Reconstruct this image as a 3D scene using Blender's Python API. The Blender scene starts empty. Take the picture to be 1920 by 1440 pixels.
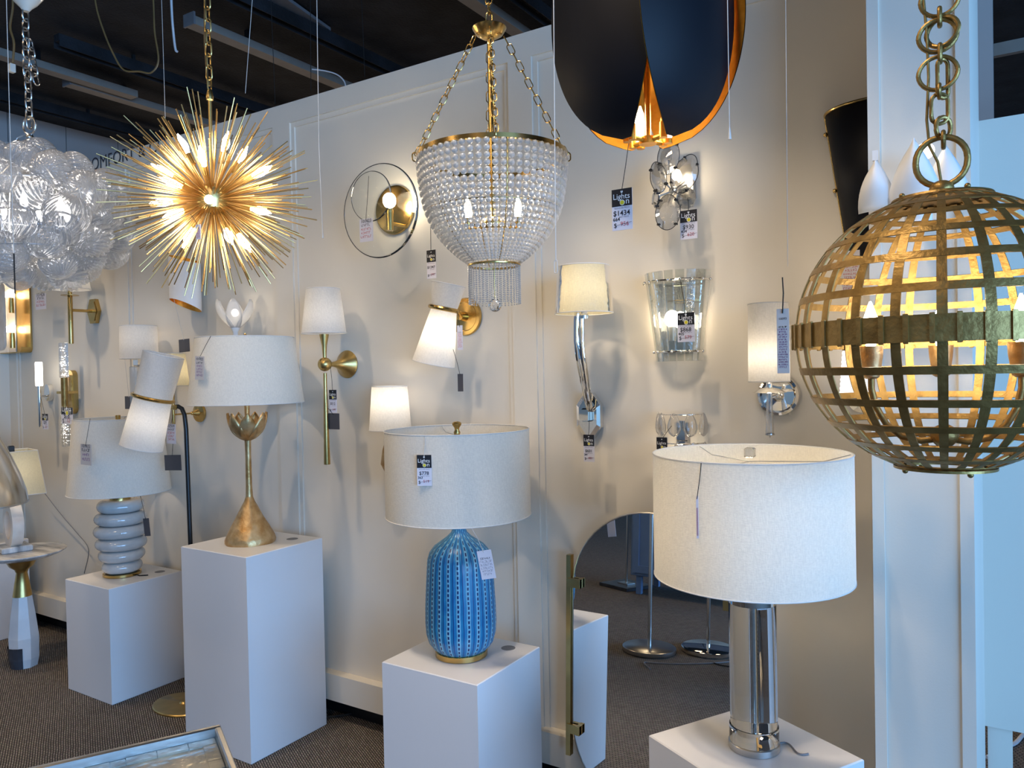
import bpy, math, random
from mathutils import Vector, Matrix
random.seed(7)
R = math.radians; PI = math.pi
scn = bpy.context.scene
COL = scn.collection
# ------------------------------------------------------------------ camera model (1920 x 1440)
F = 1445.0; H = 1.6
AZ, PITCH, ROLL = R(122.5), R(-0.9), 0.02
FW = Vector((math.cos(AZ)*math.cos(PITCH), math.sin(AZ)*math.cos(PITCH), math.sin(PITCH)))
RT0 = Vector((math.sin(AZ), -math.cos(AZ), 0)); UP0 = RT0.cross(FW)
RT = RT0*math.cos(ROLL) - UP0*math.sin(ROLL); UP = RT0*math.sin(ROLL) + UP0*math.cos(ROLL)
EYE = Vector((0, 0, H))
def ray(x, y): return FW + RT*((x-960)/F) + UP*((720-y)/F)
def PY(x, y, Y): d = ray(x, y); return EYE + d*(Y/d.y)
def PX(x, y, X): d = ray(x, y); return EYE + d*(X/d.x)
def PF(x, y, z=0.0): d = ray(x, y); return EYE + d*((z-H)/d.z)
def PD(x, y, Z): return EYE + ray(x, y)*Z
def proj(p):
    q = Vector(p)-EYE; Z = q.dot(FW)
    return 960+F*q.dot(RT)/Z, 720-F*q.dot(UP)/Z, Z
class Ax:
    """a vertical axis standing in the room; turns measured pixels on it into heights and radii"""
    def __init__(s, p): s.X, s.Y = p[0], p[1]; s.x0, s.y0, s.Z = proj(p); s.z0 = p[2]
    def z(s, y):
        a, b = 0.0, 4.0
        ya, yb = proj((s.X, s.Y, a))[1], proj((s.X, s.Y, b))[1]
        return a+(b-a)*(y-ya)/(yb-ya)
    def px(s, y): return proj((s.X, s.Y, s.z(y)))[0]
    def r(s, w): return w*s.Z/F*math.cos(math.atan((s.x0-960)/F))
    def m(s): return s.Z/F
    def prof(s, pts, zb=0.0): return [(max(0.0002, s.r(w)), s.z(y)-zb) for w, y in pts]
# ------------------------------------------------------------------ mesh builder
class MB:
    def __init__(s): s.v = []; s.f = []; s.M = Matrix.Identity(4)
    def at(s, M): s.M = M; return s
    def add(s, vs, fs):
        n = len(s.v); s.v += [s.M @ Vector(v) for v in vs]; s.f += [tuple(i+n for i in f) for f in fs]; return s
    def box(s, x0, x1, y0, y1, z0, z1):
        return s.add([(x0,y0,z0),(x1,y0,z0),(x1,y1,z0),(x0,y1,z0),(x0,y0,z1),(x1,y0,z1),(x1,y1,z1),(x0,y1,z1)],
              [(0,3,2,1),(4,5,6,7),(0,1,5,4),(1,2,6,5),(2,3,7,6),(3,0,4,7)])
    def bbox(s, x0, x1, y0, y1, z0, z1, b=.002):
        vs = []; fs = []
        rings = [(b, z0), (0, z0+b), (0, z1-b), (b, z1)]
        for ins, z in rings:
            for (x, y) in ((x0+ins, y0+ins), (x1-ins, y0+ins), (x1-ins, y1-ins), (x0+ins, y1-ins)): vs.append((x, y, z))
        for k in range(3):
            for i in range(4): fs.append((k*4+i, k*4+(i+1) % 4, k*4+4+(i+1) % 4, k*4+4+i))
        fs += [(3,2,1,0), (12,13,14,15)]
        return s.add(vs, fs)
    def lathe(s, pr, seg=40, cap=True, sx=1.0, sy=1.0, off=(0,0,0), a0=0.0, a1=2*PI, mod=None):
        vs = []; fs = []; full = abs(a1-a0-2*PI) < 1e-6; n = seg if full else seg+1
        for r, z in pr:
            for i in range(n):
                a = a0+(a1-a0)*i/seg; rr = r if mod is None else r*mod(a, z)
                vs.append((off[0]+rr*math.cos(a)*sx, off[1]+rr*math.sin(a)*sy, off[2]+z))
        for k in range(len(pr)-1):
            for i in range(seg):
                j = (i+1) % n
                if not full and i+1 >= n: continue
                fs.append((k*n+i, k*n+j, (k+1)*n+j, (k+1)*n+i))
        if cap and full:
            if pr[0][0] > 1e-3: fs.append(tuple(range(n))[::-1])
            if pr[-1][0] > 1e-3: fs.append(tuple((len(pr)-1)*n+i for i in range(n)))
        return s.add(vs, fs)
    def ball(s, c, r, sc=(1,1,1), seg=16, rings=10):
        pr = [(math.sin(PI*k/rings), -math.cos(PI*k/rings)) for k in range(rings+1)]
        vs = []; fs = []
        for a, b in pr:
            for i in range(seg):
                t = 2*PI*i/seg
                vs.append((c[0]+r*a*math.cos(t)*sc[0], c[1]+r*a*math.sin(t)*sc[1], c[2]+r*b*sc[2]))
        for k in range(rings):
            for i in range(seg):
                j = (i+1) % seg; fs.append((k*seg+i, k*seg+j, (k+1)*seg+j, (k+1)*seg+i))
        return s.add(vs, fs)
    def tube(s, pts, r, seg=8, closed=False, cap=True):
        pts = [Vector(p) for p in pts]; n = len(pts)
        rs = r if isinstance(r, (list, tuple)) else [r]*n
        vs = []; fs = []; prev = None
        for i, p in enumerate(pts):
            if closed: t = (pts[(i+1) % n]-pts[i-1])
            else: t = pts[min(i+1, n-1)]-pts[max(i-1, 0)]
            t = t.normalized() if t.length > 1e-9 else Vector((0,0,1))
            if prev is None:
                u = Vector((0,0,1)) if abs(t.z) < .9 else Vector((1,0,0)); u = (u-t*u.dot(t)).normalized()
            else:
                u = prev-t*prev.dot(t); u = u.normalized() if u.length > 1e-6 else prev
            prev = u; w = t.cross(u)
            for k in range(seg):
                a = 2*PI*k/seg; q = p+(u*math.cos(a)+w*math.sin(a))*rs[i]; vs.append(tuple(q))
        m = n if closed else n-1
        for i in range(m):
            j = (i+1) % n
            for k in range(seg):
                l = (k+1) % seg; fs.append((i*seg+k, i*seg+l, j*seg+l, j*seg+k))
        if cap and not closed: fs += [tuple(range(seg))[::-1], tuple((n-1)*seg+k for k in range(seg))]
        return s.add(vs, fs)
    def prism(s, pts, y0, y1):
        """outline (x,z) given thickness along y"""
        n = len(pts)
        vs = [(x, y0, z) for x, z in pts]+[(x, y1, z) for x, z in pts]
        fs = [tuple(range(n)), tuple(range(n, 2*n))[::-1]]+[(i, n+i, n+(i+1) % n, (i+1) % n) for i in range(n)]
        return s.add(vs, fs)
    def link(s, c, d, u, L, W, r, seg=6):
        c = Vector(c); d = Vector(d).normalized(); u = Vector(u); u = (u-d*u.dot(d)).normalized()
        a = (L-W)/2; pts = []
        n_ = 13 if W > .03 else 6
        for k in range(n_+1): t = -PI/2+PI*k/n_; pts.append(c+d*(a+math.cos(t)*W/2)+u*math.sin(t)*W/2)
        for k in range(n_+1): t = PI/2+PI*k/n_; pts.append(c+d*(-a+math.cos(t)*W/2)+u*math.sin(t)*W/2)
        return s.tube(pts, r, seg, closed=True)
    def chain(s, p0, p1, L, W, r, seg=6):
        p0, p1 = Vector(p0), Vector(p1); d = p1-p0; step = L-3.2*r; n = max(1, round(d.length/step)); dn = d.normalized()
        u = Vector((0.94, 0.35, 0.1)); v = dn.cross(u)
        for i in range(n): s.link(p0+d*((i+.5)/n), dn, u if i % 2 else v, L, W, r, seg)
        return s
    def build(s, name, mat, parent=None, smooth=True, ang=38):
        me = bpy.data.meshes.new(name); me.from_pydata([tuple(v) for v in s.v], [], s.f); me.validate(); 
        if mat is not None: me.materials.append(mat)
        if smooth:
            me.polygons.foreach_set('use_smooth', [True]*len(me.polygons)); me.set_sharp_from_angle(angle=R(ang))
        me.update()
        o = bpy.data.objects.new(name, me); COL.objects.link(o)
        if parent is not None: o.parent = parent
        return o
def thing(name, label, cat, loc=(0,0,0), rz=0.0, group=None):
    o = bpy.data.objects.new(name, None); COL.objects.link(o); o.empty_display_size = .05
    o.location = loc; o.rotation_euler = (0, 0, rz); o['label'] = label; o['category'] = cat
    if group: o['group'] = group
    return o
def tag_(o, label, cat, group=None):
    o['label'] = label; o['category'] = cat
    if group: o['group'] = group
    return o
def struct(o): o['kind'] = 'structure'; return o
def copy_tree(o, parent=None):
    c = o.copy(); COL.objects.link(c)
    if parent is not None: c.parent = parent
    for ch in list(o.children): copy_tree(ch, c)
    return c
# ------------------------------------------------------------------ materials
def lin(c): return tuple((v/12.92 if v <= .04045 else ((v+.055)/1.055)**2.4) for v in c)
def rgb(h): return lin(tuple(int(h[i:i+2], 16)/255 for i in (0, 2, 4)))
def base(name):
    m = bpy.data.materials.new(name); m.use_nodes = True; nt = m.node_tree; nt.nodes.clear()
    out = nt.nodes.new('ShaderNodeOutputMaterial'); return m, nt, out
def N(nt, t, **k):
    n = nt.nodes.new(t)
    for a, b in k.items():
        if a.startswith('i_'): n.inputs[a[2:].replace('_', ' ')].default_value = b
        else: setattr(n, a, b)
    return n
def mathn(nt, op, a, b=None):
    n = nt.nodes.new('ShaderNodeMath'); n.operation = op
    for i, v in enumerate((a, b)):
        if v is None: continue
        if hasattr(v, 'links') or hasattr(v, 'is_linked'): nt.links.new(v, n.inputs[i])
        else: n.inputs[i].default_value = v
    return n.outputs[0]
def pbr(name, col, rough=.5, metal=0.0, var=.08, scale=12, bump=0.0, bscale=60, stretch=None, col2=None, trans=0, ior=1.45, coat=0, emit=None, estr=0, spec=.5):
    m, nt, out = base(name); L = nt.links.new
    p = N(nt, 'ShaderNodeBsdfPrincipled'); L(p.outputs[0], out.inputs[0])
    tc = N(nt, 'ShaderNodeTexCoord'); mp = N(nt, 'ShaderNodeMapping'); L(tc.outputs['Object'], mp.inputs[0])
    if stretch: mp.inputs['Scale'].default_value = stretch
    nz = N(nt, 'ShaderNodeTexNoise', i_Scale=scale, i_Detail=4.0); L(mp.outputs[0], nz.inputs['Vector'])
    rp = N(nt, 'ShaderNodeValToRGB'); c2 = col2 or tuple(min(1, v*(1-var)) for v in col); c1 = col if col2 else tuple(min(1, v*(1+var)) for v in col)
    rp.color_ramp.elements[0].position = .35; rp.color_ramp.elements[1].position = .65
    rp.color_ramp.elements[0].color = (*c2, 1); rp.color_ramp.elements[1].color = (*c1, 1)
    L(nz.outputs['Fac'], rp.inputs[0]); L(rp.outputs[0], p.inputs['Base Color'])
    p.inputs['Roughness'].default_value = rough; p.inputs['Metallic'].default_value = metal
    p.inputs['IOR'].default_value = ior; p.inputs['Transmission Weight'].default_value = trans
    p.inputs['Coat Weight'].default_value = coat; p.inputs['Specular IOR Level'].default_value = spec
    if emit: p.inputs['Emission Color'].default_value = (*emit, 1); p.inputs['Emission Strength'].default_value = estr
    if bump:
        n2 = N(nt, 'ShaderNodeTexNoise', i_Scale=bscale, i_Detail=3.0); L(mp.outputs[0], n2.inputs['Vector'])
        b = N(nt, 'ShaderNodeBump', i_Strength=bump, i_Distance=.01); L(n2.outputs['Fac'], b.inputs['Height']); L(b.outputs[0], p.inputs['Normal'])
    return m
def fabric(name, col, trans=.5, weave=900):
    m, nt, out = base(name); L = nt.links.new
    tc = N(nt, 'ShaderNodeTexCoord')
    mp = N(nt, 'ShaderNodeMapping'); mp.inputs['Scale'].default_value = (.25, .25, 1); L(tc.outputs['Object'], mp.inputs[0])
    mp2 = N(nt, 'ShaderNodeMapping'); mp2.inputs['Scale'].default_value = (1, 1, .2); L(tc.outputs['Object'], mp2.inputs[0])
    n1 = N(nt, 'ShaderNodeTexNoise', i_Scale=weave*.5, i_Detail=2.0); L(mp.outputs[0], n1.inputs['Vector'])
    n2 = N(nt, 'ShaderNodeTexNoise', i_Scale=weave*.4, i_Detail=2.0); L(mp2.outputs[0], n2.inputs['Vector'])
    s = mathn(nt, 'ADD', n1.outputs['Fac'], n2.outputs['Fac']); 
    rp = N(nt, 'ShaderNodeValToRGB'); rp.color_ramp.elements[0].position = .38; rp.color_ramp.elements[1].position = .62
    rp.color_ramp.elements[0].color = (*[v*.9 for v in col], 1); rp.color_ramp.elements[1].color = (*col, 1)
    L(mathn(nt, 'MULTIPLY', s, .5), rp.inputs[0])
    bp = N(nt, 'ShaderNodeBump', i_Strength=.25, i_Distance=.002); L(s, bp.inputs['Height'])
    d = N(nt, 'ShaderNodeBsdfDiffuse'); t = N(nt, 'ShaderNodeBsdfTranslucent')
    for q in (d, t): L(rp.outputs[0], q.inputs['Color']); L(bp.outputs[0], q.inputs['Normal'])
    mx = N(nt, 'ShaderNodeMixShader', i_Fac=trans); L(d.outputs[0], mx.inputs[1]); L(t.outputs[0], mx.inputs[2]); L(mx.outputs[0], out.inputs[0])
    return m
def thin_glass(name, tint=(.97,.98,.98), blend=.25, rough=.02, body=0.0, glass=0.0, white=.9, bscale=0, gcol=(1,1,1)):
    """clear blown glass wall: sees through face-on, reflects at grazing angles"""
    m, nt, out = base(name); L = nt.links.new
    lw = N(nt, 'ShaderNodeLayerWeight', i_Blend=blend)
    tr = N(nt, 'ShaderNodeBsdfTransparent'); tr.inputs[0].default_value = (*tint, 1)
    gl = N(nt, 'ShaderNodeBsdfGlossy', i_Roughness=rough); gl.inputs[0].default_value = (*gcol, 1)
    mx = N(nt, 'ShaderNodeMixShader'); L(lw.outputs['Facing' if body else 'Fresnel'], mx.inputs[0]); L(tr.outputs[0], mx.inputs[1]); L(gl.outputs[0], mx.inputs[2])
    last = mx
    if bscale:
        tc = N(nt, 'ShaderNodeTexCoord'); nz = N(nt, 'ShaderNodeTexNoise', i_Scale=bscale, i_Detail=2.0); L(tc.outputs['Object'], nz.inputs['Vector'])
        bp = N(nt, 'ShaderNodeBump', i_Strength=.6, i_Distance=.004); L(nz.outputs['Fac'], bp.inputs['Height'])
        L(bp.outputs[0], lw.inputs['Normal']); L(bp.outputs[0], gl.inputs['Normal'])
    if body:
        df = N(nt, 'ShaderNodeBsdfDiffuse'); df.inputs[0].default_value = (white, white, white, 1)
        tl = N(nt, 'ShaderNodeBsdfTranslucent'); tl.inputs[0].default_value = (white, white, white, 1)
        a = N(nt, 'ShaderNodeAddShader'); mm = N(nt, 'ShaderNodeMixShader', i_Fac=.5); L(df.outputs[0], mm.inputs[1]); L(tl.outputs[0], mm.inputs[2])
        mb = N(nt, 'ShaderNodeMixShader', i_Fac=body); L(last.outputs[0], mb.inputs[1]); L(mm.outputs[0], mb.inputs[2]); last = mb
    if glass:
        g = N(nt, 'ShaderNodeBsdfGlass', i_Roughness=0.0, i_IOR=1.5); mg = N(nt, 'ShaderNodeMixShader', i_Fac=glass)
        L(last.outputs[0], mg.inputs[1]); L(g.outputs[0], mg.inputs[2]); last = mg
    L(last.outputs[0], out.inputs[0]); return m
def emis(name, col, s):
    m, nt, out = base(name); e = N(nt, 'ShaderNodeEmission', i_Strength=s); e.inputs[0].default_value = (*col, 1)
    nt.links.new(e.outputs[0], out.inputs[0]); return m
WARM = (1.0, .80, .56); NEUT = (1.0, .90, .80)
M = {}
M['wall'] = pbr('wall paint', rgb('e0d9cc'), .55, var=.015, scale=2, bump=.03, bscale=220)
M['wall_far'] = pbr('grey boarding', rgb('b9b4b0'), .6, var=.04, scale=3)
M['ped'] = pbr('white laminate', rgb('e3e1e0'), .38, var=.01, scale=3, bump=.01, bscale=40)
M['ceil'] = pbr('black ceiling paint', (.011,.012,.015), .8, var=.5, scale=5, bump=.5, bscale=60)
M['strip'] = pbr('light housing', rgb('8c857c'), .6, var=.05)
M['blackmetal'] = pbr('black metal', (.012,.012,.013), .35, var=.1)
M['brass'] = pbr('aged brass', rgb('c8a767'), .24, 1.0, var=.12, scale=9)
M['brass2'] = pbr('satin brass', rgb('c6a96c'), .33, 1.0, var=.1, scale=14)
M['gild'] = pbr('gold leaf', rgb('dcbc8a'), .42, .8, scale=22, col2=rgb('bb9058'), bump=.25, bscale=45)
M['goldrod'] = pbr('brushed gold rod', rgb('d6b478'), .33, 1.0, var=.06)
M['cage'] = pbr('antique gold strap', rgb('a98a52'), .42, .8, scale=30, col2=rgb('8c6f3e'), bump=.15, bscale=90)
M['chrome'] = pbr('polished nickel', (.86,.84,.80), .05, 1.0, var=.02)
M['nickel'] = pbr('brushed nickel', (.55,.54,.52), .28, 1.0, var=.06, stretch=(1,1,30))
M['shade'] = fabric('white linen', rgb('f4eee1'), .27)
M['shade_ivory'] = fabric('ivory silk', rgb('f0e6c6'), .5)
M['shade_lit'] = fabric('thin white linen', rgb('f4f0ea'), .55)
M['cream'] = pbr('cream shell', rgb('e5e0d2'), .25, var=.06)
M['trimfab'] = pbr('shade binding', rgb('dcdad6'), .7)
M['alab'] = pbr('alabaster', rgb('efe3d4'), .3, scale=9, col2=rgb('ddc9b6'))
M['marble'] = pbr('marble', rgb('dcdad6'), .2, scale=4, col2=rgb('8c8a88'), stretch=(1,5,1))
M['marblew'] = pbr('white marble', rgb('e4e2df'), .3, scale=3, col2=rgb('c9c8c8'))
M['marbleb'] = pbr('dark marble', rgb('3a3d44'), .3, var=.3)
M['ceramg'] = pbr('grey glazed ceramic', rgb('c3c1bd'), .12, scale=25, var=.05, bump=.12, bscale=25, coat=.6)
M['silver'] = pbr('polished pewter', (.56,.54,.50), .18, 1.0, var=.1, scale=6, stretch=(6,6,.6))
M['black'] = pbr('black lacquer', (.003,.004,.008), .5, var=.05, spec=.25)
M['goldin'] = pbr('gilded inside', rgb('e0a13c'), .38, .75, scale=60, col2=rgb('d2932f'))
M['mirror'] = pbr('mirror glass', (.88,.9,.9), .0, 1.0, var=.0)
M['card'] = pbr('white card', rgb('dcd9e2'), .6, var=.01)
M['cardb'] = pbr('black card', (.012,.012,.016), .5, var=.02)
M['cardg'] = pbr('charcoal card', rgb('4a4a50'), .6, var=.03)
M['ink'] = pbr('black ink', (.02,.02,.03), .6); M['inkr'] = pbr('red ink', rgb('c05a62'), .6); M['inkw'] = pbr('white ink', (.85,.85,.85), .6)
M['inky'] = pbr('yellow ink', rgb('d8c832'), .6); M['inkg'] = pbr('grey ink', rgb('8d8a98'), .6)
M['string'] = pbr('black string', (.02,.018,.016), .8); M['stringw'] = pbr('pale cord', rgb('c9c6c0'), .7)
M['wirebr'] = pbr('brown flex', rgb('7a6038'), .5); M['wirew'] = pbr('white flex', rgb('d7d7da'), .5)
M['plaster'] = pbr('white plaster', rgb('efedea'), .5, var=.02)
M['navy'] = pbr('blue painted wood', rgb('6a84a8'), .45, var=.04)
M['gray'] = pbr('grey plastic', rgb('77777a'), .5)
M['glass'] = thin_glass('clear glass', blend=.08, rough=.03)
M['swirl'] = thin_glass('swirl glass', tint=(.94,.95,.96), blend=.34, rough=.09, body=.20, glass=.08, gcol=(.95,.96,.98))
M['bead'] = thin_glass('crystal bead', tint=(.80,.81,.80), blend=.5, rough=.12, body=.45, glass=.22, white=.97)
M['crystal'] = thin_glass('cut crystal', tint=(.9,.91,.92), blend=.35, rough=.03, body=.03, glass=.45)
M['smoke'] = thin_glass('smoked crystal', tint=(.55,.55,.54), blend=.4, rough=.03, body=.03, glass=.3)
M['gslat'] = thin_glass('ribbed glass', tint=(.84,.86,.84), blend=.35, rough=.05, body=.04, bscale=30)
M['solid'] = pbr('solid crystal', (1,1,1), .0, 0, trans=1.0, ior=1.49, var=0)
M['opal'] = thin_glass('opal petal', tint=(.8,.8,.8), blend=.3, body=.55, rough=.2)
M['plastic'] = thin_glass('plastic wrap', tint=(.97,.97,.97), blend=.16, rough=.12, bscale=24)
M['bulb'] = emis('lit bulb', (1, .82, .58), 48)
M['bulbS'] = emis('lit bulb small', (1, .86, .66), 28)
M['bulbL'] = emis('lit bulb in shade', (1, .86, .66), 19)
M['bulbD'] = emis('dim bulb in shade', (1, .88, .72), 9)
M['tubeglow'] = emis('lit frosted tube', (1, .93, .82), 5)
M['crysglow'] = emis('led in crystal', (1, .95, .9), 10)
# carpet: dark grey-brown looped rows
def carpet():
    m, nt, out = base('carpet'); L = nt.links.new
    tc = N(nt, 'ShaderNodeTexCoord'); mp = N(nt, 'ShaderNodeMapping'); L(tc.outputs['Object'], mp.inputs[0])
    mp.inputs['Rotation'].default_value = (0, 0, R(28)); mp.inputs['Scale'].default_value = (1, 1, 1)
    br = N(nt, 'ShaderNodeTexBrick', i_Scale=36.0, i_Mortar_Size=.09, i_Mortar_Smooth=.7, i_Bias=-.1, i_Brick_Width=.9, i_Row_Height=.34)
    br.inputs['Color1'].default_value = (*rgb('a2978c'), 1); br.inputs['Color2'].default_value = (*rgb('867b70'), 1); br.inputs['Mortar'].default_value = (*rgb('2a2420'), 1)
    nz0 = N(nt, 'ShaderNodeTexNoise', i_Scale=9.0, i_Detail=2.0); L(tc.outputs['Object'], nz0.inputs['Vector'])
    ad = N(nt, 'ShaderNodeMixRGB', i_Fac=.006); ad.blend_type = 'ADD'; L(mp.outputs[0], ad.inputs[1]); L(nz0.outputs['Color'], ad.inputs[2]); L(ad.outputs[0], br.inputs['Vector'])
    nz = N(nt, 'ShaderNodeTexNoise', i_Scale=160.0, i_Detail=3.0); L(tc.outputs['Object'], nz.inputs['Vector'])
    mx = N(nt, 'ShaderNodeMixRGB', i_Fac=.55); mx.blend_type = 'MULTIPLY'; L(br.outputs['Color'], mx.inputs[1]); L(nz.outputs['Color'], mx.inputs[2])
    d = N(nt, 'ShaderNodeBsdfPrincipled', i_Roughness=.95); L(mx.outputs[0], d.inputs['Base Color'])
    bp = N(nt, 'ShaderNodeBump', i_Strength=.8, i_Distance=.004); L(br.outputs['Fac'], bp.inputs['Height']); bp.invert = True; L(bp.outputs[0], d.inputs['Normal'])
    L(d.outputs[0], out.inputs[0]); return m
M['carpet'] = carpet()
def blueglaze():
    m, nt, out = base('blue striped glaze'); L = nt.links.new
    tc = N(nt, 'ShaderNodeTexCoord'); sp = N(nt, 'ShaderNodeSeparateXYZ'); L(tc.outputs['Object'], sp.inputs[0])
    an = mathn(nt, 'ARCTAN2', sp.outputs['Y'], sp.outputs['X'])
    nz = N(nt, 'ShaderNodeTexNoise', i_Scale=14.0); L(tc.outputs['Object'], nz.inputs['Vector'])
    an = mathn(nt, 'ADD', an, mathn(nt, 'MULTIPLY', mathn(nt, 'SUBTRACT', nz.outputs['Fac'], .5), .05))
    u = mathn(nt, 'MULTIPLY', an, 22/(2*PI))       # 22 stripe pairs
    fr = mathn(nt, 'FRACT', u); idx = mathn(nt, 'FLOOR', u)
    cen = mathn(nt, 'ABSOLUTE', mathn(nt, 'SUBTRACT', fr, .5))
    light = mathn(nt, 'LESS_THAN', cen, .2)          # pale band carrying the dashes
    vz = mathn(nt, 'FRACT', mathn(nt, 'ADD', mathn(nt, 'MULTIPLY', sp.outputs['Z'], 62.0), mathn(nt, 'MULTIPLY', idx, .37)))
    dash = mathn(nt, 'MULTIPLY', mathn(nt, 'LESS_THAN', cen, .085), mathn(nt, 'LESS_THAN', vz, .62))
    edge = mathn(nt, 'GREATER_THAN', cen, .46)
    n2 = N(nt, 'ShaderNodeTexNoise', i_Scale=30.0, i_Detail=4.0); L(tc.outputs['Object'], n2.inputs['Vector'])
    def mix(f, a, b):
        x = N(nt, 'ShaderNodeMixRGB'); 
        if hasattr(f, 'links'): L(f, x.inputs[0])
        for i, v in ((1, a), (2, b)):
            if hasattr(v, 'links'): L(v, x.inputs[i])
            else: x.inputs[i].default_value = (*v, 1)
        return x.outputs[0]
    c = mix(n2.outputs['Fac'], rgb('15609a'), rgb('3596bd'))
    c = mix(light, c, mix(n2.outputs['Fac'], rgb('4f9fc2'), rgb('9cc9d2')))
    c = mix(edge, c, rgb('173c7c')); c = mix(dash, c, rgb('17245c'))
    p = N(nt, 'ShaderNodeBsdfPrincipled', i_Roughness=.28); L(c, p.inputs['Base Color'])
    bp = N(nt, 'ShaderNodeBump', i_Strength=.5, i_Distance=.004); L(light, bp.inputs['Height']); L(bp.outputs[0], p.inputs['Normal'])
    L(p.outputs[0], out.inputs[0]); return m
M['blue'] = blueglaze()
M['pearl'] = pbr('mother of pearl', rgb('eadfc6'), .16, .35, scale=14, col2=rgb('b3b2a8'), bump=.2, bscale=30, coat=.5)
M['cardm'] = pbr('lilac card', rgb('cfc6c0'), .6, var=.01); M['inkp'] = pbr('purple ink', rgb('85528a'), .6)
M['bulbC'] = emis('lit bulb cool', (1, .93, .86), 24)
M['shadeglow'] = emis('glowing textured glass', (1, .95, .95), 1.6)
LP = dict(day=1000, ceil=14, spot=80, exp=0.0)
# ================================================================== SETTING
WY = 2.55
def wallbox(name, mat, *bx, lab=None):
    mb = MB()
    for b in bx: mb.box(*b)
    o = struct(mb.build(name, mat, smooth=False))
    if lab: o['label'] = lab
    return o
wallbox('floor', M['carpet'], (-9, 7.2, -8.2, 9, -.05, 0), lab='dark grey-brown looped carpet')
wallbox('ceiling', M['ceil'], (-9, 7.2, -8.2, 9, 3.82, 3.9), lab='black open ceiling')
X0, X1 = -5.62, -.02
wallbox('wall_back', M['wall'], (X0, -.30, WY+.018, WY+.10, .10, 2.90), lab='white display wall raised off the carpet')
# raised frame of the display wall: rail along the top, stiles between the panels
st = [(-5.62, -5.52), (-4.345, -4.215), (-2.97, -2.85), (-1.616, -1.51), (-.36, -.30)]
wallbox('trim_1', M['wall'], (X0, -.30, WY, WY+.018, 2.805, 2.90), lab='top rail of the white display wall')
for i, (a, b) in enumerate(st):
    wallbox('trim_%d' % (i+2), M['wall'], (a, b, WY, WY+.018, .22, 2.805), lab='upright stile of the white display wall')
mb = MB()
for (a, b) in zip(st[:-1], st[1:]):
    x0, x1 = a[1], b[0]; t = .022
    for q in ((x0, x0+t), (x1-t, x1)): mb.box(q[0], q[1], WY+.009, WY+.0178, .22, 2.805)
    mb.box(x0+t, x1-t, WY+.009, WY+.0178, 2.783, 2.805)
o = struct(mb.build('trim_7', M['wall'], smooth=False)); o['label'] = 'panel moulding of the white display wall'
wallbox('baseboard_back', M['wall'], (X0, -.30, WY-.03, WY+.018, .10, .222), lab='white baseboard of the display wall')
wallbox('trim_9', M['blackmetal'], (X0, -.30, WY+.06, WY+.10, 0, .0995), lab='added black board standing in for the shade under the display wall')  # black board added to paint the gap's shade and hide the lit floor behind
wallbox('wall_left', M['wall'], (-5.70, -5.62, 0.6, WY+.1, 0, 2.9), lab='white side wall at the left')
# grey boarded wall beyond the partition
mb = MB()
for k in range(37): mb.box(-7.0, -6.9, -8.1+k*.47, -8.1+k*.47+.462, 0, 3.82)
o = struct(mb.build('wall_far', M['wall_far'], smooth=False)); o['label'] = 'grey boarded wall beyond the display wall'
wallbox('wall_front', M['wall'], (-9, 7.2, -8.2, -8.1, 0, 3.82))
wallbox('wall_north', M['wall_far'], (-9, 7.2, 9, 9.1, 0, 3.82))
wallbox('wall_right', M['wall'], (6.2, 6.3, -8.1, -6.4, 0, 3.82), (6.2, 6.3, 1.7, 9, 0, 3.82), (6.2, 6.3, -6.4, 1.7, 0, .3), (6.2, 6.3, -6.4, 1.7, 3.4, 3.82))
mb = MB()
for y in (-6.4, -3.7, -1.0, 1.64): mb.box(6.18, 6.28, y, y+.06, .3, 3.4)
mb.box(6.18, 6.28, -6.4, 1.7, .3, .37); mb.box(6.18, 6.28, -6.4, 1.7, 3.33, 3.4)
struct(mb.build('window_1', M['gray'], smooth=False))
# pillar and the second partition at the right
pil = thing('pillar', 'square white boxed pillar at the right of the mirror wall', 'pillar', (-.18, 2.42, 0)); pil['kind'] = 'structure'
MB().box(-.11, .11, -.22, .68, 0, 3.82).build('pillar_core', M['wall'], pil, False)
mb = MB(); mb.box(-.11, -.082, -.226, -.22, 0, 3.82); mb.box(.088, .118, -.226, -.22, 0, 3.82); mb.box(.11, .118, -.22, .68, 0, 3.82)
mb.build('corner_board', M['wall'], pil, False)
wallbox('wall_return', M['wall'], (-.302, -.29, 2.45, 2.62, .1, 2.9), lab='narrow white wall end beside the pillar')
p0 = PY(1828, 1357, 3.1); p1 = PY(1828, 228, 3.1)
wallbox('wall_side', M['wall'], (-.09, 3.1, 3.1, 3.18, p0.z, p1.z), lab='second white display wall behind the pillar')
wallbox('trim_8', M['wall'], (-.055, .018, 3.12, 3.17, 0, p0.z), lab='post under the second display wall')
a = PY(1822, 222, 4.6); b = PY(1863, 222, 4.6)
wallbox('wall_column', M['wall_far'], (a.x, b.x, 4.6, 5.0, 0, 3.82), lab='white column behind the second display wall')
mb = MB(); a = PY(1863, 92, 5.2); b = PY(1990, 70, 5.2); mb.box(a.x, b.x, 5.2, 5.24, a.z-.04, a.z+.03)
tag_(mb.build('ceiling_pipe', M['strip'], smooth=False), 'pale pipe crossing the black ceiling at the upper right', 'pipe')
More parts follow.
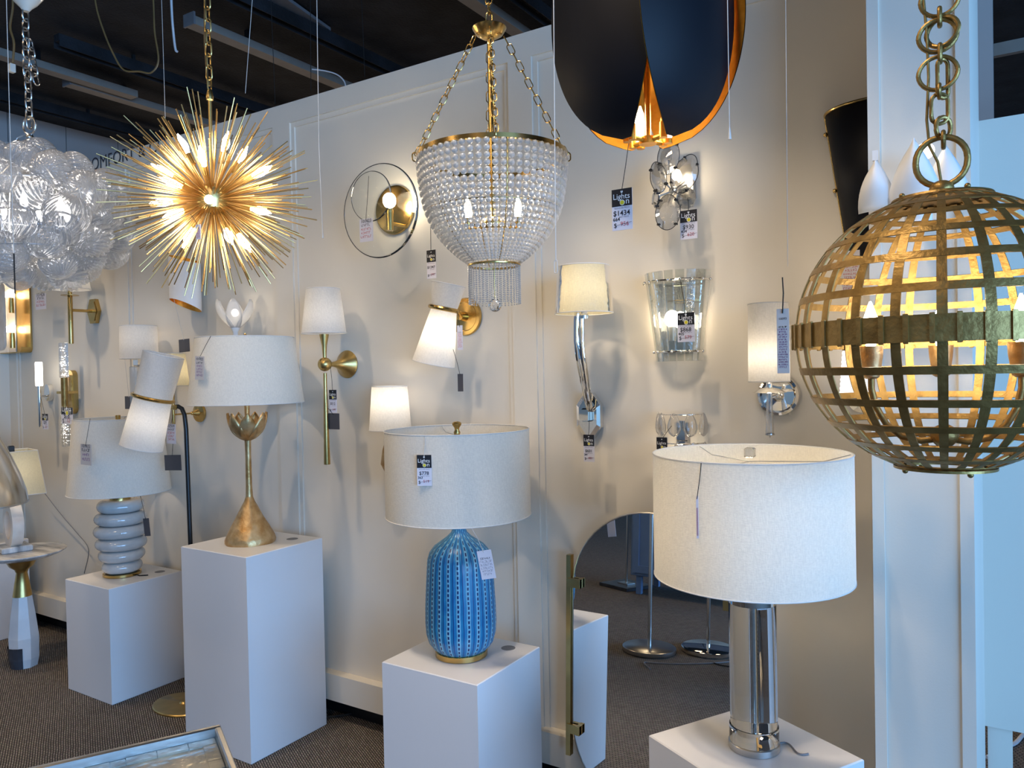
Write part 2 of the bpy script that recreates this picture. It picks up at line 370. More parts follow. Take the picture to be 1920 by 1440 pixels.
# lettering on the top rail
def text_mb(body, size, res=2, font_shear=0.0, align='CENTER', space=1.0, offset=0.0):
    cu = bpy.data.curves.new('t', 'FONT'); cu.body = body; cu.size = size; cu.align_x = align; cu.resolution_u = res; cu.shear = font_shear
    cu.space_character = space; cu.offset = offset
    ob = bpy.data.objects.new('t', cu); COL.objects.link(ob); bpy.context.view_layer.update()
    me = bpy.data.meshes.new_from_object(ob.evaluated_get(bpy.context.evaluated_depsgraph_get()))
    vs = [(v.co.x, 0.0, v.co.y) for v in me.vertices]; fs = [tuple(p.vertices) for p in me.polygons]
    bpy.data.objects.remove(ob); bpy.data.curves.remove(cu); bpy.data.meshes.remove(me)
    return vs, fs
vs, fs = text_mb('VISUAL COMFORT & CO.', .105, 4, space=1.05)
pt = PY(252, 296, WY)
o = MB().at(Matrix.Translation((pt.x-.28, WY-.004, 2.842))).add(vs, fs).build('wall_lettering', M['ink'], smooth=False)
tag_(o, 'dark serif wall lettering on the top rail behind the golden starburst', 'lettering')
# ------------------------------------------------------------------ ceiling things
def strip(label, x, y0, y1, z=3.70, w=.09):
    t = thing('ceiling_strip_light', label, 'ceiling light', (x, y0, z), 0, 'unlit ceiling strips')
    MB().bbox(-w/2, w/2, 0, y1-y0, 0, .05).build('housing', M['strip'], t)
    mb = MB(); mb.box(-w/2-.005, w/2+.005, -.012, 0.0, -.005, .07); mb.build('end_cap', M['gray'], t)
    for k in range(2): MB().box(-.012, .012, .4+k*1.2, .43+k*1.2, .05, 3.82-z).build('hanger', M['blackmetal'], t)
a = PF(357, 48, 3.7); strip('grey unlit ceiling strip above and right of the starburst', a.x, a.y, a.y+2.6)
a = PF(127, 160, 3.7); strip('grey unlit ceiling strip left of the starburst', a.x, a.y, a.y+2.6)
a = PF(838, -25, 3.7); strip('grey unlit ceiling strip above the beaded chandelier canopy', a.x, a.y, a.y+2.4)
a = PF(-60, 90, 3.7); strip('grey unlit ceiling strip at the upper left edge', a.x, a.y, a.y+1.1)
# black perforated struts
for (x, y0, y1, lb) in ((-5.0, 2.6, 7, 'between the two left strips'), (-3.6, 2.7, 7.5, 'over the display wall, near the middle'), (-2.3, 2.9, 7.5, 'right of the wires, near the canopy'), (-6.3, 1.5, 6, 'farthest left')):
    mb = MB(); mb.box(x-.03, x+.03, y0, y1, 3.74, 3.78); mb.box(x-.035, x-.03, y0, y1, 3.70, 3.74); mb.box(x+.03, x+.035, y0, y1, 3.70, 3.74)
    for k in range(int((y1-y0)/.12)): mb.box(x-.02, x+.02, y0+k*.12, y0+k*.12+.05, 3.735, 3.74)
    for k in range(2): mb.box(x-.01, x+.01, y0+.5+k*1.5, y0+.52+k*1.5, 3.78, 3.83)
    tag_(mb.build('ceiling_strut', M['ceil'], smooth=False), 'black perforated ceiling strut, '+lb, 'strut')
mb = MB(); mb.box(-.10, .10, -.24, .24, 0, .02)
a = PF(552, 33, 3.79); mb.at(Matrix.Identity(4)); o = mb.build('ceiling_panel', M['gray'], smooth=False); o.location = a; o.rotation_euler = (0, 0, R(12))
tag_(o, 'small grey rectangular panel on the black ceiling', 'panel')
def wire(name, label, cat, pts, r, mat, sm=True):
    # smooth through the given points
    P = [Vector(p) for p in pts]; out = []
    n = len(P)
    for i in range(n-1):
        p0 = P[max(i-1, 0)]; p1 = P[i]; p2 = P[i+1]; p3 = P[min(i+2, n-1)]
        for k in range(6):
            t = k/6; out.append(.5*((2*p1)+(p2-p0)*t+(2*p0-5*p1+4*p2-p3)*t*t+(3*p1-p0-3*p2+p3)*t**3))
    out.append(P[-1])
    o = MB().tube(out if sm else P, r, 6).build(name, mat)
    return tag_(o, label, cat) if label else o
D = lambda pts, Z: [PD(x, y, Z) for x, y in pts]
wire('hanging_cable', 'brown looped cable hanging from the black ceiling left of the starburst', 'cable', D([(172,-60),(180,10),(195,60),(212,100),(232,131),(262,134),(284,136),(297,112),(290,60),(288,10),(284,-60)], 4.0), .0045, M['wirebr'])
wire('hanging_cable', 'white frayed cord end hanging from the ceiling', 'cable', D([(319,-60),(322,20),(325,60),(329,92)], 4.0)+[PD(333, 97, 4.0)], .006, M['wirew'])
wire('hanging_cable', 'brown plug flex beside the nickel chain at the upper left', 'cable', D([(22,-60),(24,10),(19,50),(26,80),(24,118)], 3.6), .005, M['wirebr'])
o = MB().at(Matrix.Translation(PD(22, 128, 3.6))).bbox(-.012, .012, -.012, .012, -.02, .02).build('cable_plug', M['cream']); tag_(o, 'cream plug end of the brown flex at the upper left', 'plug')
wire('hanging_cable', 'pale loose cable above the display wall edge', 'cable', [PD(585,130,4.4), PD(610,133,4.4), PD(632,140,4.4), PD(645,152,4.4), PD(650,170,4.4)], .004, M['wirew'])
# ================================================================== PEDESTALS
def pedestal(label, cx, cy, w, d, h, rz=0.0):
    t = thing('display_pedestal', label, 'pedestal', (cx, cy, 0), rz, 'white display pedestals')
    MB().bbox(-w/2, w/2, -d/2, d/2, 0, h, .003).build('box', M['ped'], t, False)
    h_ = MB().lathe([(.026, 0), (.026, .0003)], 20, off=(.11, .13, h)).build('cable_hole', M['gray'], t); h_['label'] = 'grey cable grommet'
    return t
pedestal('short white pedestal carrying the grey stacked-ring lamp', -3.905, 2.30, .40, .40, .574)
pedestal('tallest white pedestal, carrying the gilded lotus lamp', -2.845, 2.275, .435, .42, .86)
pedestal('white pedestal carrying the blue striped bottle lamp', -1.63, 2.195, .405, .395, .60)
pedestal('turned white pedestal carrying the crystal column lamp', -.565, 2.03, .385, .38, .60, R(60.6))
pedestal('white pedestal at the far left edge, under a clear lamp base', -5.42, 2.255, .34, .42, .60)
# ================================================================== HELPERS FOR LAMPS
FLAME = [(.002, 0), (.0085, .004), (.0095, .012), (.015, .028), (.0165, .04), (.014, .056), (.008, .074), (.002, .092)]
def bulb(par, loc, mat='bulb', s=1.0, rot=None, name='bulb'):
    Mx = Matrix.Translation(loc) @ (rot if rot is not None else Matrix.Identity(4)) @ Matrix.Scale(s, 4)
    return MB().at(Mx).lathe(FLAME, 14).build(name, M[mat], par)
def gbulb(par, loc, r=.03, mat='bulbL'):
    return MB().ball(loc, r, (1, 1, 1.15), 14, 8).build('bulb', M[mat], par)
def ring(mb, r, z, t=.0018, seg=56, M4=None, sx=1, sy=1):
    return mb.tube([(r*math.cos(2*PI*i/seg)*sx, r*math.sin(2*PI*i/seg)*sy, z) for i in range(seg)], t, 6, closed=True)
def shade(par, pr, mat='shade', spider=True, Mx=None, seg=64, name='shade', trim='trimfab'):
    """pr: [(r,z) top ... bottom]"""
    Mx = Mx or Matrix.Identity(4)
    s = MB().at(Mx).lathe(pr, seg, cap=False).build(name, M[mat], par)
    for q in (0, -1): ring(MB().at(Mx), pr[q][0], pr[q][1]).build('shade_binding', M[trim], s)
    if spider:
        sp = MB().at(Mx); r, z = pr[0]
        for k in range(3):
            a = R(20+120*k); c, q = math.cos(a), math.sin(a)
            sp.tube([(0, 0, z-.022), (r*.72*c, r*.72*q, z-.022), (r*.985*c, r*.985*q, z-.004)], .0013, 6)
        sp.build('spider', M['nickel'], s)
    return s
# ================================================================== TABLE LAMPS
# gilded lotus lamp on the tall pedestal
A = Ax((-2.855, 2.27, .86)); zb = .86
t = thing('table_lamp', 'gilded lotus table lamp with white tapered shade on the tallest pedestal', 'lamp', (A.X, A.Y, zb), 0, 'table lamps on pedestals')
P_ = lambda pts: A.prof(pts, zb)
c0 = [(.093, 0), (.096, .004)]
pr = [(A.r(48), 0), (A.r(48.5), .012), (A.r(46), .03), (A.r(36), .075), (A.r(26), .115), (A.r(17), .155), (A.r(10), .185), (A.r(7), .205)]
MB().lathe(pr, 48, mod=lambda a, z: 1+.018*math.sin(7*a+z*40)).build('base', M['gild'], t)
zs = A.z(800)-zb
MB().lathe([(A.r(7), .2), (A.r(6), .26), (A.r(5.6), zs-.1), (A.r(6.5), zs-.03), (A.r(9), zs+.01), (A.r(4.5), zs+.04), (A.r(5.5), A.z(740)-zb), (A.r(4), A.z(700)-zb)], 20, mod=lambda a, z: 1+.03*math.sin(z*150+3*a)).build('stem', M['gild'], t)
zp0, zp1 = A.z(818)-zb, A.z(766)-zb
for k in range(7):
    a = 2*PI*k/7+.25; vs = []; fs = []; n = 9; mseg = 6
    for i in range(n):
        v = i/(n-1); w = .036*math.sin(PI*(v*.86+.14)**1.1)**.8*(1.15 if v < .95 else 1)
        rr = A.r(6)+(A.r(40)-A.r(6))*(math.sin(v*PI/2)**.85); zz = zp0+(zp1-zp0)*(v**1.35)
        if v == 1: w = .001
        for j in range(mseg+1):
            u = j/mseg*2-1; x = rr-.008*(u*u)*-1*(1-v)-.010*(1-abs(u))*0; y = u*w; x = rr+(.010*u*u*(-1))
            vs.append((x*math.cos(a)-y*math.sin(a), x*math.sin(a)+y*math.cos(a), zz-.004*(1-abs(u))))
    for i in range(n-1):
        for j in range(mseg): q = i*(mseg+1)+j; fs.append((q, q+1, q+mseg+2, q+mseg+1))
    p = MB().add(vs, fs).build('petal', M['gild'], t); md = p.modifiers.new('s', 'SOLIDIFY'); md.thickness = .003
sh = [(A.r(93), A.z(626)-zb), (A.r(110), A.z(749)-zb)]
shade(t, sh, 'shade'); gbulb(t, (0, 0, sh[1][1]+.12), .03, 'bulbD')
MB().lathe([(.006, sh[0][1]-.025), (.006, sh[0][1]-.002), (.010, sh[0][1]+.002), (.008, sh[0][1]+.012), (.002, sh[0][1]+.022)], 14).build('finial', M['brass'], t)
# blue bottle lamp
A = Ax((-1.63, 2.19, .60)); zb = .60
t = thing('table_lamp', 'blue striped ceramic bottle lamp with white drum shade', 'lamp', (A.X, A.Y, zb), 0, 'table lamps on pedestals')
MB().lathe([(A.r(47), 0), (A.r(49), .002), (A.r(49), .02), (A.r(46), .024)], 48).build('base', M['brass'], t)
b0 = .022
yy = [(46,0),(53,.012),(60,.03),(64.5,.06),(66,.10),(65.5,.16),(63.5,.23),(61.5,.29),(60,.325),(56,.35),(47,.372),(34,.39),(23,.405),(15,.42),(11.5,.437),(11,.48)]
H_ = (A.z(1030)-zb-b0)/.34
bod = MB().lathe([(A.r(w), b0+z*H_) for w, z in yy], 176, mod=lambda a, z: 1+.008*math.cos(22*a*2)).build('body', M['blue'], t)
s0, s1 = A.z(794)-zb, A.z(954)-zb
MB().lathe([(.009, b0+.47*H_), (.009, s0-.02)], 14).build('neck', M['brass'], t)
shade(t, [(A.r(135), s0), (A.r(135.5), s1)], 'shade', seg=80)
MB().lathe([(.010, s0-.022), (.012, s0-.01), (.008, s0-.002), (.009, s0+.006), (.016, s0+.016), (.017, s0+.022), (.012, s0+.027), (.001, s0+.029)], 20).build('finial', M['brass'], t)
# crystal column lamp
A = Ax((-.560, 2.03, .60)); zb = .60
t = thing('table_lamp', 'clear crystal column lamp with wide white drum shade', 'lamp', (A.X, A.Y, zb), 0, 'table lamps on pedestals')
MB().lathe([(A.r(47), 0), (A.r(48.5), .001), (A.r(48.5), .017), (A.r(47), .019)], 56).build('base', M['nickel'], t)
zc = A.z(1112)-zb
MB().lathe([(A.r(46.5), .0195), (A.r(47), .021), (A.r(47), .060), (A.r(46.5), .062)], 56).build('glass_foot', M['solid'], t)
MB().lathe([(A.r(44.5), .0625), (A.r(45), .065), (A.r(45), zc-.003), (A.r(44.5), zc)], 64).build('column', M['solid'], t)
MB().lathe([(.006, .063), (.006, zc-.001)], 20).build('inner_rod', M['chrome'], t)
MB().lathe([(A.r(46), zc+.0005), (A.r(46), zc+.014), (A.r(20), zc+.02), (A.r(8), zc+.03), (A.r(8), zc+.1)], 48).build('cap', M['chrome'], t)
s0, s1 = A.z(829)-zb, A.z(1060)-zb
shade(t, [(A.r(187), s0), (A.r(187.5), s1)], 'shade', seg=96); gbulb(t, (.02, .01, (s0+s1)/2+.01), .028, 'bulb'); gbulb(t, (-.05, .03, s1+.09), .026, 'bulbS')  # second, lower bulb is added to warm the wall and pedestal top
mb = MB().bbox(-.012, .012, -.012, .012, s0-.012, s0+.014, .003); mb.build('finial', M['solid'], t)
cb = MB().tube([(.045+.085*k/14, .035+.022*math.sin(k*.42), .004) for k in range(15)], .0025, 6).build('cord', M['gray'], t)
# grey stacked ring lamp
A = Ax((-3.925, 2.30, .574)); zb = .574
t = thing('table_lamp', 'grey glazed stacked-ring lamp with broad white shade', 'lamp', (A.X, A.Y, zb), 0, 'table lamps on pedestals')
MB().lathe([(A.r(36), 0), (A.r(37), .002), (A.r(37), .014), (A.r(35), .016)], 40).build('base', M['brass'], t)
zt = A.z(932)-zb; hs = [.16, .16, .17, .17, .17, .17]; rs = [39, 45, 49.5, 53, 50, 45.5]; z = .016; tot = sum(hs)
for h, w in zip(hs, rs):
    hh = (zt-.016)*h/tot; rr = A.r(w); k_ = hh/2
    pr = [(rr-k_*1.5, z)]+[(rr-k_+k_*math.cos(-PI/2+PI*i/8)*1.0, z+k_+k_*.98*math.sin(-PI/2+PI*i/8)) for i in range(9)]+[(rr-k_*1.5, z+hh)]
    MB().lathe(pr, 56, mod=lambda a, zz, w=w: 1+.010*math.sin(5*a+w)+.006*math.sin(11*a+2*w)).build('ceramic_ring', M['ceramg'], t); z += hh
MB().lathe([(A.r(20), zt), (A.r(20), zt+.012), (.01, zt+.014), (.008, zt+.06)], 28).build('cap', M['brass'], t)
s0, s1 = A.z(779)-zb, A.z(917)-zb
shade(t, [(A.r(84), s0), (A.r(99), s1)], 'shade', seg=72)
MB().lathe([(.012, s0-.006), (.013, s0+.014), (.011, s0+.016)], 16).build('finial', M['brass'], t)
MB().tube([(.085, .03, .003), (.12, .02, .003), (.15, .05, .003)], .003, 6).build('cord', M['string'], t)
# round marble table + alabaster ring lamp
A = Ax((-4.665, 2.15, 0)); zt = A.z(1030)
t = thing('side_table', 'round marble-topped side table on a white stone and brass leg', 'table', (A.X, A.Y, 0))
rt = A.r(88)
MB().lathe([(rt*.72, zt-.034), (rt*.93, zt-.016), (rt, zt-.006), (rt, zt-.001), (rt-.006, zt)], 64).build('table_top', M['marble'], t)
z1 = A.z(1115); z2 = A.z(1058)
MB().lathe([(A.r(19), z1), (A.r(15), z1+.07), (A.r(11), z2-.04), (A.r(14), z2-.02), (A.r(24), z2+.0), (A.r(34), zt-.033)], 32).build('brass_neck', M['nickel'] if 0 else M['brass2'], t)
leg = MB().lathe([(A.r(26), 0), (A.r(30), .05), (A.r(31), z1*.42), (A.r(26), z1*.7), (A.r(19.5), z1)], 8).build('leg', M['marblew'], t, False)
MB().lathe([(A.r(26.4), .0), (A.r(30.5), .05), (A.r(31.3), z1*.25), (A.r(31.4), z1*.30)], 8, cap=False, a0=R(185), a1=R(330)).build('leg_inlay', M['marbleb'], t, False)
A2 = Ax((-4.70, 2.13, zt)); zb = zt
t = thing('table_lamp', 'small alabaster ring lamp with square cream shade on the marble table', 'lamp', (A2.X, A2.Y, zb), R(-12))
MB().bbox(-.075, .075, -.075, .075, 0, .034, .006).build('base', M['marble'], t)
zc = .034+.115; mb = MB(); n = 40; vs = []
for i in range(n):
    a = 2*PI*i/n; ro, ri = .12, .075
    for (rr, yy_) in ((ro, -.028), (ro, .028), (ri, .028), (ri, -.028)): vs.append((rr*math.cos(a)*.92, yy_, zc+rr*math.sin(a)*1.05))
fs = []
for i in range(n):
    j = (i+1) % n
    for k in range(4): l = (k+1) % 4; fs.append((i*4+k, j*4+k, j*4+l, i*4+l))
mb.add(vs, fs).box(-.035, .035, -.028, .028, zc+.108, zc+.145); mb.build('ring_body', M['alab'], t)
zt0, zb0 = A2.z(841)-zb, A2.z(922)-zb; wt, wb = .105, .135
vs = []
for (w, z) in ((wt, zt0), (wb, zb0)): vs += [(-w, -w, z), (w, -w, z), (w, w, z), (-w, w, z)]
sh_ = MB().add(vs, [(0,1,5,4), (1,2,6,5), (2,3,7,6), (3,0,4,7)]).build('shade', M['shade_ivory'], t, False)
mb = MB()
for q in (0, 4):
    for k in range(4): mb.tube([vs[q+k], vs[q+(k+1) % 4]], .002, 6)
for k in range(4): mb.tube([vs[k], vs[k+4]], .0016, 6)
mb.build('shade_binding', M['trimfab'], sh_)
vs2 = [(x*1.012, y*1.012, z) for x, y, z in vs]
MB().add(vs2, [(0,1,5,4), (1,2,6,5), (2,3,7,6), (3,0,4,7)]).build('plastic_wrap', M['plastic'], sh_, False)
MB().bbox(-.014, .014, -.014, .014, zt0-.03, zt0+.028, .004).build('finial', M['blackmetal'], t); gbulb(t, (0, 0, (zt0+zb0)/2), .022, 'bulbL')
wire('wall_cable', 'grey flex running down the wall behind the marble table', 'cord', [PY(84, 925, 2.50), PY(115, 965, 2.52), PY(145, 1000, 2.53), PY(163, 1022, 2.53), PY(166, 1040, 2.53), PY(158, 1075, 2.53)], .0025, M['gray'])
# shades at the left edge
A = Ax(PD(-66, 930, 2.6)); zb = A.z(1500)
t = thing('dome_lamp', 'large polished pewter dome lamp cut off by the left edge', 'lamp', (A.X, A.Y, 0))
pr = A.prof([(8,738),(30,752),(52,780),(74,815),(94,850),(110,885),(121,915),(125,938)]); MB().lathe(pr, 72, cap=False).build('dome', M['silver'], t)
MB().lathe([(A.r(123), pr[-1][1]), (A.r(125), pr[-1][1]), (A.r(125), pr[-1][1]+.006)], 72, cap=False).build('rim', M['nickel'], t)
MB().lathe([(.16, 0), (.16, .02), (.02, .03), (.012, .08), (.012, pr[0][1])], 32).build('stand', M['nickel'], t)
A = Ax((-5.38, 2.20, .60)); zb = .60
t = thing('table_lamp', 'clear glass lamp with pleated cream bell shade at the left edge', 'lamp', (A.X, A.Y, zb))
pr = A.prof([(36,772),(44,792),(56,815),(68,838),(73,870)], zb)
s = MB().lathe(pr, 120, cap=False, mod=lambda a, z: 1+.008*math.sin(40*a)).build('shade', M['shade_ivory'], t)
MB().lathe([(r*1.01, z) for r, z in pr], 48, cap=False).build('plastic_wrap', M['plastic'], s)
zz = A.z(870)-zb
MB().lathe([(.09, 0.0), (.09, .02), (.055, .03), (.05, .05), (.055, zz-.03), (.02, zz), (.01, zz+.1)], 32).build('glass_body', M['crystal'], t)
# ================================================================== FLOOR LAMP (black stem, hourglass shade)
def hourglass(par, ct, cr, cb, rt_, rr_, rb_, mat, ringm='brass', lit=None, seg=48):
    """par at world origin offset; ct, cr, cb: centres (world-local) of top rim, waist ring, bottom rim"""
    ct, cr, cb = Vector(ct), Vector(cr), Vector(cb); d = (cb-ct).normalized()
    u = Vector((0, 1, 0)); u = (u-d*u.dot(d)).normalized(); w = d.cross(u)
    def cone(c0, r0, c1, r1, nm):
        vs = []; fs = []
        for c, r in ((c0, r0), (c1, r1)):
            for i in range(seg): a = 2*PI*i/seg; vs.append(tuple(c+(u*math.cos(a)+w*math.sin(a))*r))
        for i in range(seg): j = (i+1) % seg; fs.append((i, j, seg+j, seg+i))
        s = MB().add(vs, fs).build(nm, M[mat], par)
        c, r = (c0, r0) if nm == 'upper_shade' else (c1, r1)
        MB().tube([c+(u*math.cos(2*PI*i/seg)+w*math.sin(2*PI*i/seg))*r for i in range(seg)], .0016, 6, closed=True).build('shade_binding', M['trimfab'], s)
    cone(ct, rt_, cr, rr_, 'upper_shade'); cone(cr, rr_, cb, rb_, 'lower_shade')
    b = MB(); b.tube([cr+(u*math.cos(2*PI*i/seg)+w*math.sin(2*PI*i/seg))*(rr_+.006) for i in range(seg)], .009, 8, closed=True); b.build('brass_ring', M[ringm], par)
    if lit: 
        for q in (.45,): MB().ball(tuple(cr+(cb-cr)*q), .026, (1, 1, 1.2), 12, 8).build('bulb', M[lit], par)
bp = Vector((-3.40, 2.28, 0))
t = thing('floor_lamp', 'black-stemmed floor lamp with tilted white hourglass shade', 'lamp', bp)
MB().lathe([(.165, 0), (.165, .006), (.16, .010), (.02, .012), (.011, .02)], 48, sx=1.0, sy=.75).build('base', M['brass2'], t)
L_ = lambda v: Vector(v)-bp
Zf = 3.72; a0 = L_(PD(357, 1020, Zf)); a1 = L_(PD(349, 805, Zf)); a2 = L_(PD(346, 778, Zf)); a3 = L_(PD(341, 766, Zf)); a4 = L_(PD(334, 762, Zf)); a5 = L_(PD(326, 763, Zf))
foot = Vector((a0.x+(a0.x-a1.x)*.9, a0.y, .012))
MB().tube([foot, a0, a1, a2, a3, a4, a5], .0105, 12).build('stem', M['blackmetal'], t)
k0 = L_(PD(322, 764, Zf)); MB().tube([k0+Vector((.03, 0, .0)), k0-Vector((.04, 0, 0))], .012, 12).build('joint', M['brass'], t)
hourglass(t, L_(PD(307, 665, 3.55)), L_(PD(287, 746, 3.55)), L_(PD(265, 839, 3.55)), .090, .082, .094, 'shade_lit', lit='bulbD')
# ================================================================== WALL SCONCES
PWY = WY+.018      # panel face
def sconce(label, px, py, name='wall_sconce', group=None):
    w = PY(px, py, PWY); t = thing(name, label, 'sconce', w, 0, group); return t, w
def axl(w, px, py, Y):
    """axis at plane Y measured through px,py, plus local offset function"""
    A = Ax(PY(px, py, Y)); return A, (A.X-w.x, A.Y-w.y)
def T(x, y, z): return Matrix.Translation((x, y, z))
RX90 = Matrix.Rotation(R(90), 4, 'X')      # lathe axis z -> -y (towards the room)
def disc(par, prof, mat, at=(0, 0, 0), name='backplate', seg=40, sx=1, sz=1):
    """lathe around the wall normal; prof [(r, distance from wall)]"""
    return MB().at(T(*at) @ Matrix.Diagonal((sx, 1, sz, 1)) @ RX90).lathe(prof, seg).build(name, M[mat], par)
# --- gold sconce with long tail
t, w = sconce('satin gold torch sconce with tapered white shade and long tail', 652, 683)
A, (ox, oy) = axl(w, 609, 684, 2.42); z = lambda y: A.z(y)-w.z
disc(t, [(.062, 0), (.064, .004), (.060, .012), (.030, .035), (.014, .075), (.010, .10), (.010, -oy)], 'brass2', (ox*.0, 0, 0))
MB().tube([(0, -.09, 0), (ox, oy, 0)], .008, 10).build('arm', M['brass2'], t)
O = (ox, oy, 0)
MB().at(T(*O)).lathe([(A.r(9), z(619)), (A.r(8.5), z(623)), (A.r(5), z(640)), (A.r(3.6), z(660)), (A.r(3.6), z(673))], 24).build('neck', M['brass2'], t)
MB().ball(O, A.r(13.5), seg=28, rings=16).build('ball', M['brass2'], t)
MB().at(T(*O)).lathe([(A.r(6), z(864)), (A.r(6.2), z(862)), (A.r(5), z(800)), (A.r(3.5), z(720)), (A.r(3.4), z(692))], 24).build('tail', M['brass2'], t)
sh = [(A.r(32), z(534)), (A.r(42.5), z(617))]
shade(t, sh, 'shade_lit', Mx=T(*O)); gbulb(t, (ox, oy, z(585)), .020, 'bulbD')
# --- brass plate glass globe sconce
t, w = sconce('clear glass orb sconce on a round brass plate with lit bulb', 742, 394)
disc(t, [(.105, 0), (.107, .004), (.104, .012), (.098, .014)], 'brass')
A, (ox, oy) = axl(w, 706, 388, 2.43)
MB().at(T(ox+.02, oy, A.z(388)-w.z) @ Matrix.Diagonal((1, .38, 1, 1))).ball((0, 0, 0), .196, seg=56, rings=32).build('glass_orb', M['glass'], t)
MB().at(T(ox-.015, oy-.015, A.z(360)-w.z) @ Matrix.Diagonal((1, .45, 1, 1))).ball((0, 0, 0), .105, seg=48, rings=24).build('inner_glass', M['glass'], t)
bx = ox+.045; MB().tube([(bx, oy+.03, A.z(424)-w.z), (bx, oy+.03, A.z(385)-w.z)], .016, 16).build('socket', M['brass'], t)
MB().tube([(bx, oy+.03, A.z(410)-w.z), (bx+.0, 0, A.z(410)-w.z)], .008, 10).build('arm', M['brass'], t)
gbulb(t, (bx, oy+.03, A.z(368)-w.z), .028, 'bulb')
# --- brass hourglass sconce
t, w = sconce('brass wall sconce with tilted white hourglass shade', 875, 594)
disc(t, [(.076, 0), (.078, .006), (.074, .014), (.060, .016), (.056, .012), (.02, .014), (.016, .05)], 'brass')
f = lambda x, y, Y: PY(x, y, Y)-w
cr = f(833, 579, 2.42); MB().tube([(0, -.04, 0), (cr.x+.05, cr.y+.02, cr.z-.01)], .008, 10).build('arm', M['brass'], t)
hourglass(t, f(841, 533, 2.42), cr, f(813, 682, 2.40), .068, .050, .085, 'shade_lit', lit='bulbL')
# --- small lit shade with gilded drop
t, w = sconce('small lit white shade sconce with gilded drop body behind the blue lamp', 735, 850)
A, (ox, oy) = axl(w, 731, 757, 2.44); z = lambda y: A.z(y)-w.z; O = (ox, oy, 0)
shade(t, [(A.r(33.5), z(716)), (A.r(40), z(798))], 'shade_lit', Mx=T(*O)); gbulb(t, (ox, oy, z(742)), .02, 'bulbS')
MB().at(T(*O)).lathe([(.002, z(884)), (A.r(12), z(878)), (A.r(20), z(862)), (A.r(16), z(835)), (A.r(7), z(810)), (A.r(5), z(790))], 28).build('drop_body', M['gild'], t)
disc(t, [(.05, 0), (.05, .012), (.02, .02), (.012, -oy)], 'gild', (ox, 0, 0))
# --- ivory drum on a fluted nickel horn
t, w = sconce('ivory drum shade in plastic wrap on a curved polished nickel horn', 1110, 779)
A, (ox, oy) = axl(w, 1094, 530, 2.40); z = lambda y: A.z(y)-w.z; O = (ox, oy, 0)
sh = [(A.r(48), z(487)), (A.r(55), z(575))]
s = shade(t, sh, 'shade_ivory', Mx=T(*O)); MB().at(T(*O)).lathe([(r*1.008, q) for r, q in sh], 48, cap=False).build('plastic_wrap', M['plastic'], s)
gbulb(t, (ox, oy, z(535)), .022, 'bulbL')
hp = [(1087,585,2.40,9.5), (1086,600,2.40,10), (1086,640,2.405,10), (1089,670,2.41,9.5), (1094,700,2.425,9), (1099,730,2.45,8), (1104,760,2.49,7), (1107,772,2.53,6)]
pts = [PY(a, b, c)-w for a, b, c, d in hp]
vs = []; fs = []; seg = 32
for i, p in enumerate(pts):
    rr = hp[i][3]*A.m()*.98
    for k in range(seg): a = 2*PI*k/seg; q = rr*(1+.10*math.cos(8*a)); vs.append((p.x+q*math.cos(a), p.y+q*math.sin(a), p.z))
for i in range(len(pts)-1):
    for k in range(seg): l = (k+1) % seg; fs.append((i*seg+l, i*seg+k, (i+1)*seg+k, (i+1)*seg+l))
fs.append(tuple(range(seg)))
MB().add(vs, fs).build('horn', M['chrome'], t)
MB().lathe([(A.r(9), z(585)), (A.r(9), z(576))], 20, off=O).build('collar', M['chrome'], t); MB().lathe([(A.r(6.5), z(577)), (A.r(6.5), z(560))], 20, off=O).build('candle_sleeve', M['plaster'], t)
def octo(hw, hh, ch): return [(-hw+ch*.75, -hh), (hw-ch*.75, -hh), (hw, -hh+ch), (hw, hh-ch), (hw-ch*.75, hh), (-hw+ch*.75, hh), (-hw, hh-ch), (-hw, -hh+ch)]
def octplate(par, hw, hh, ch, mat, name='backplate', d=.02, ins=.012):
    a = octo(hw, hh, ch); b = octo(hw-ins, hh-ins*1.3, ch*.85)
    vs = [(x, 0, zz) for x, zz in a]+[(x, -d, zz) for x, zz in a]+[(x, -d-.006, zz) for x, zz in b]; n = 8
    fs = [tuple(range(n))]+[(i, (i+1) % n, n+(i+1) % n, n+i) for i in range(n)]+[(n+i, n+(i+1) % n, 2*n+(i+1) % n, 2*n+i) for i in range(n)]+[tuple(range(2*n, 3*n))[::-1]]
    return MB().add(vs, fs).build(name, M[mat], par, False)
octplate(t, .048, .085, .045, 'chrome', d=.03)
MB().bbox(-.014, .014, -.06, -.03, -.02, .03, .005).build('bracket', M['chrome'], t)
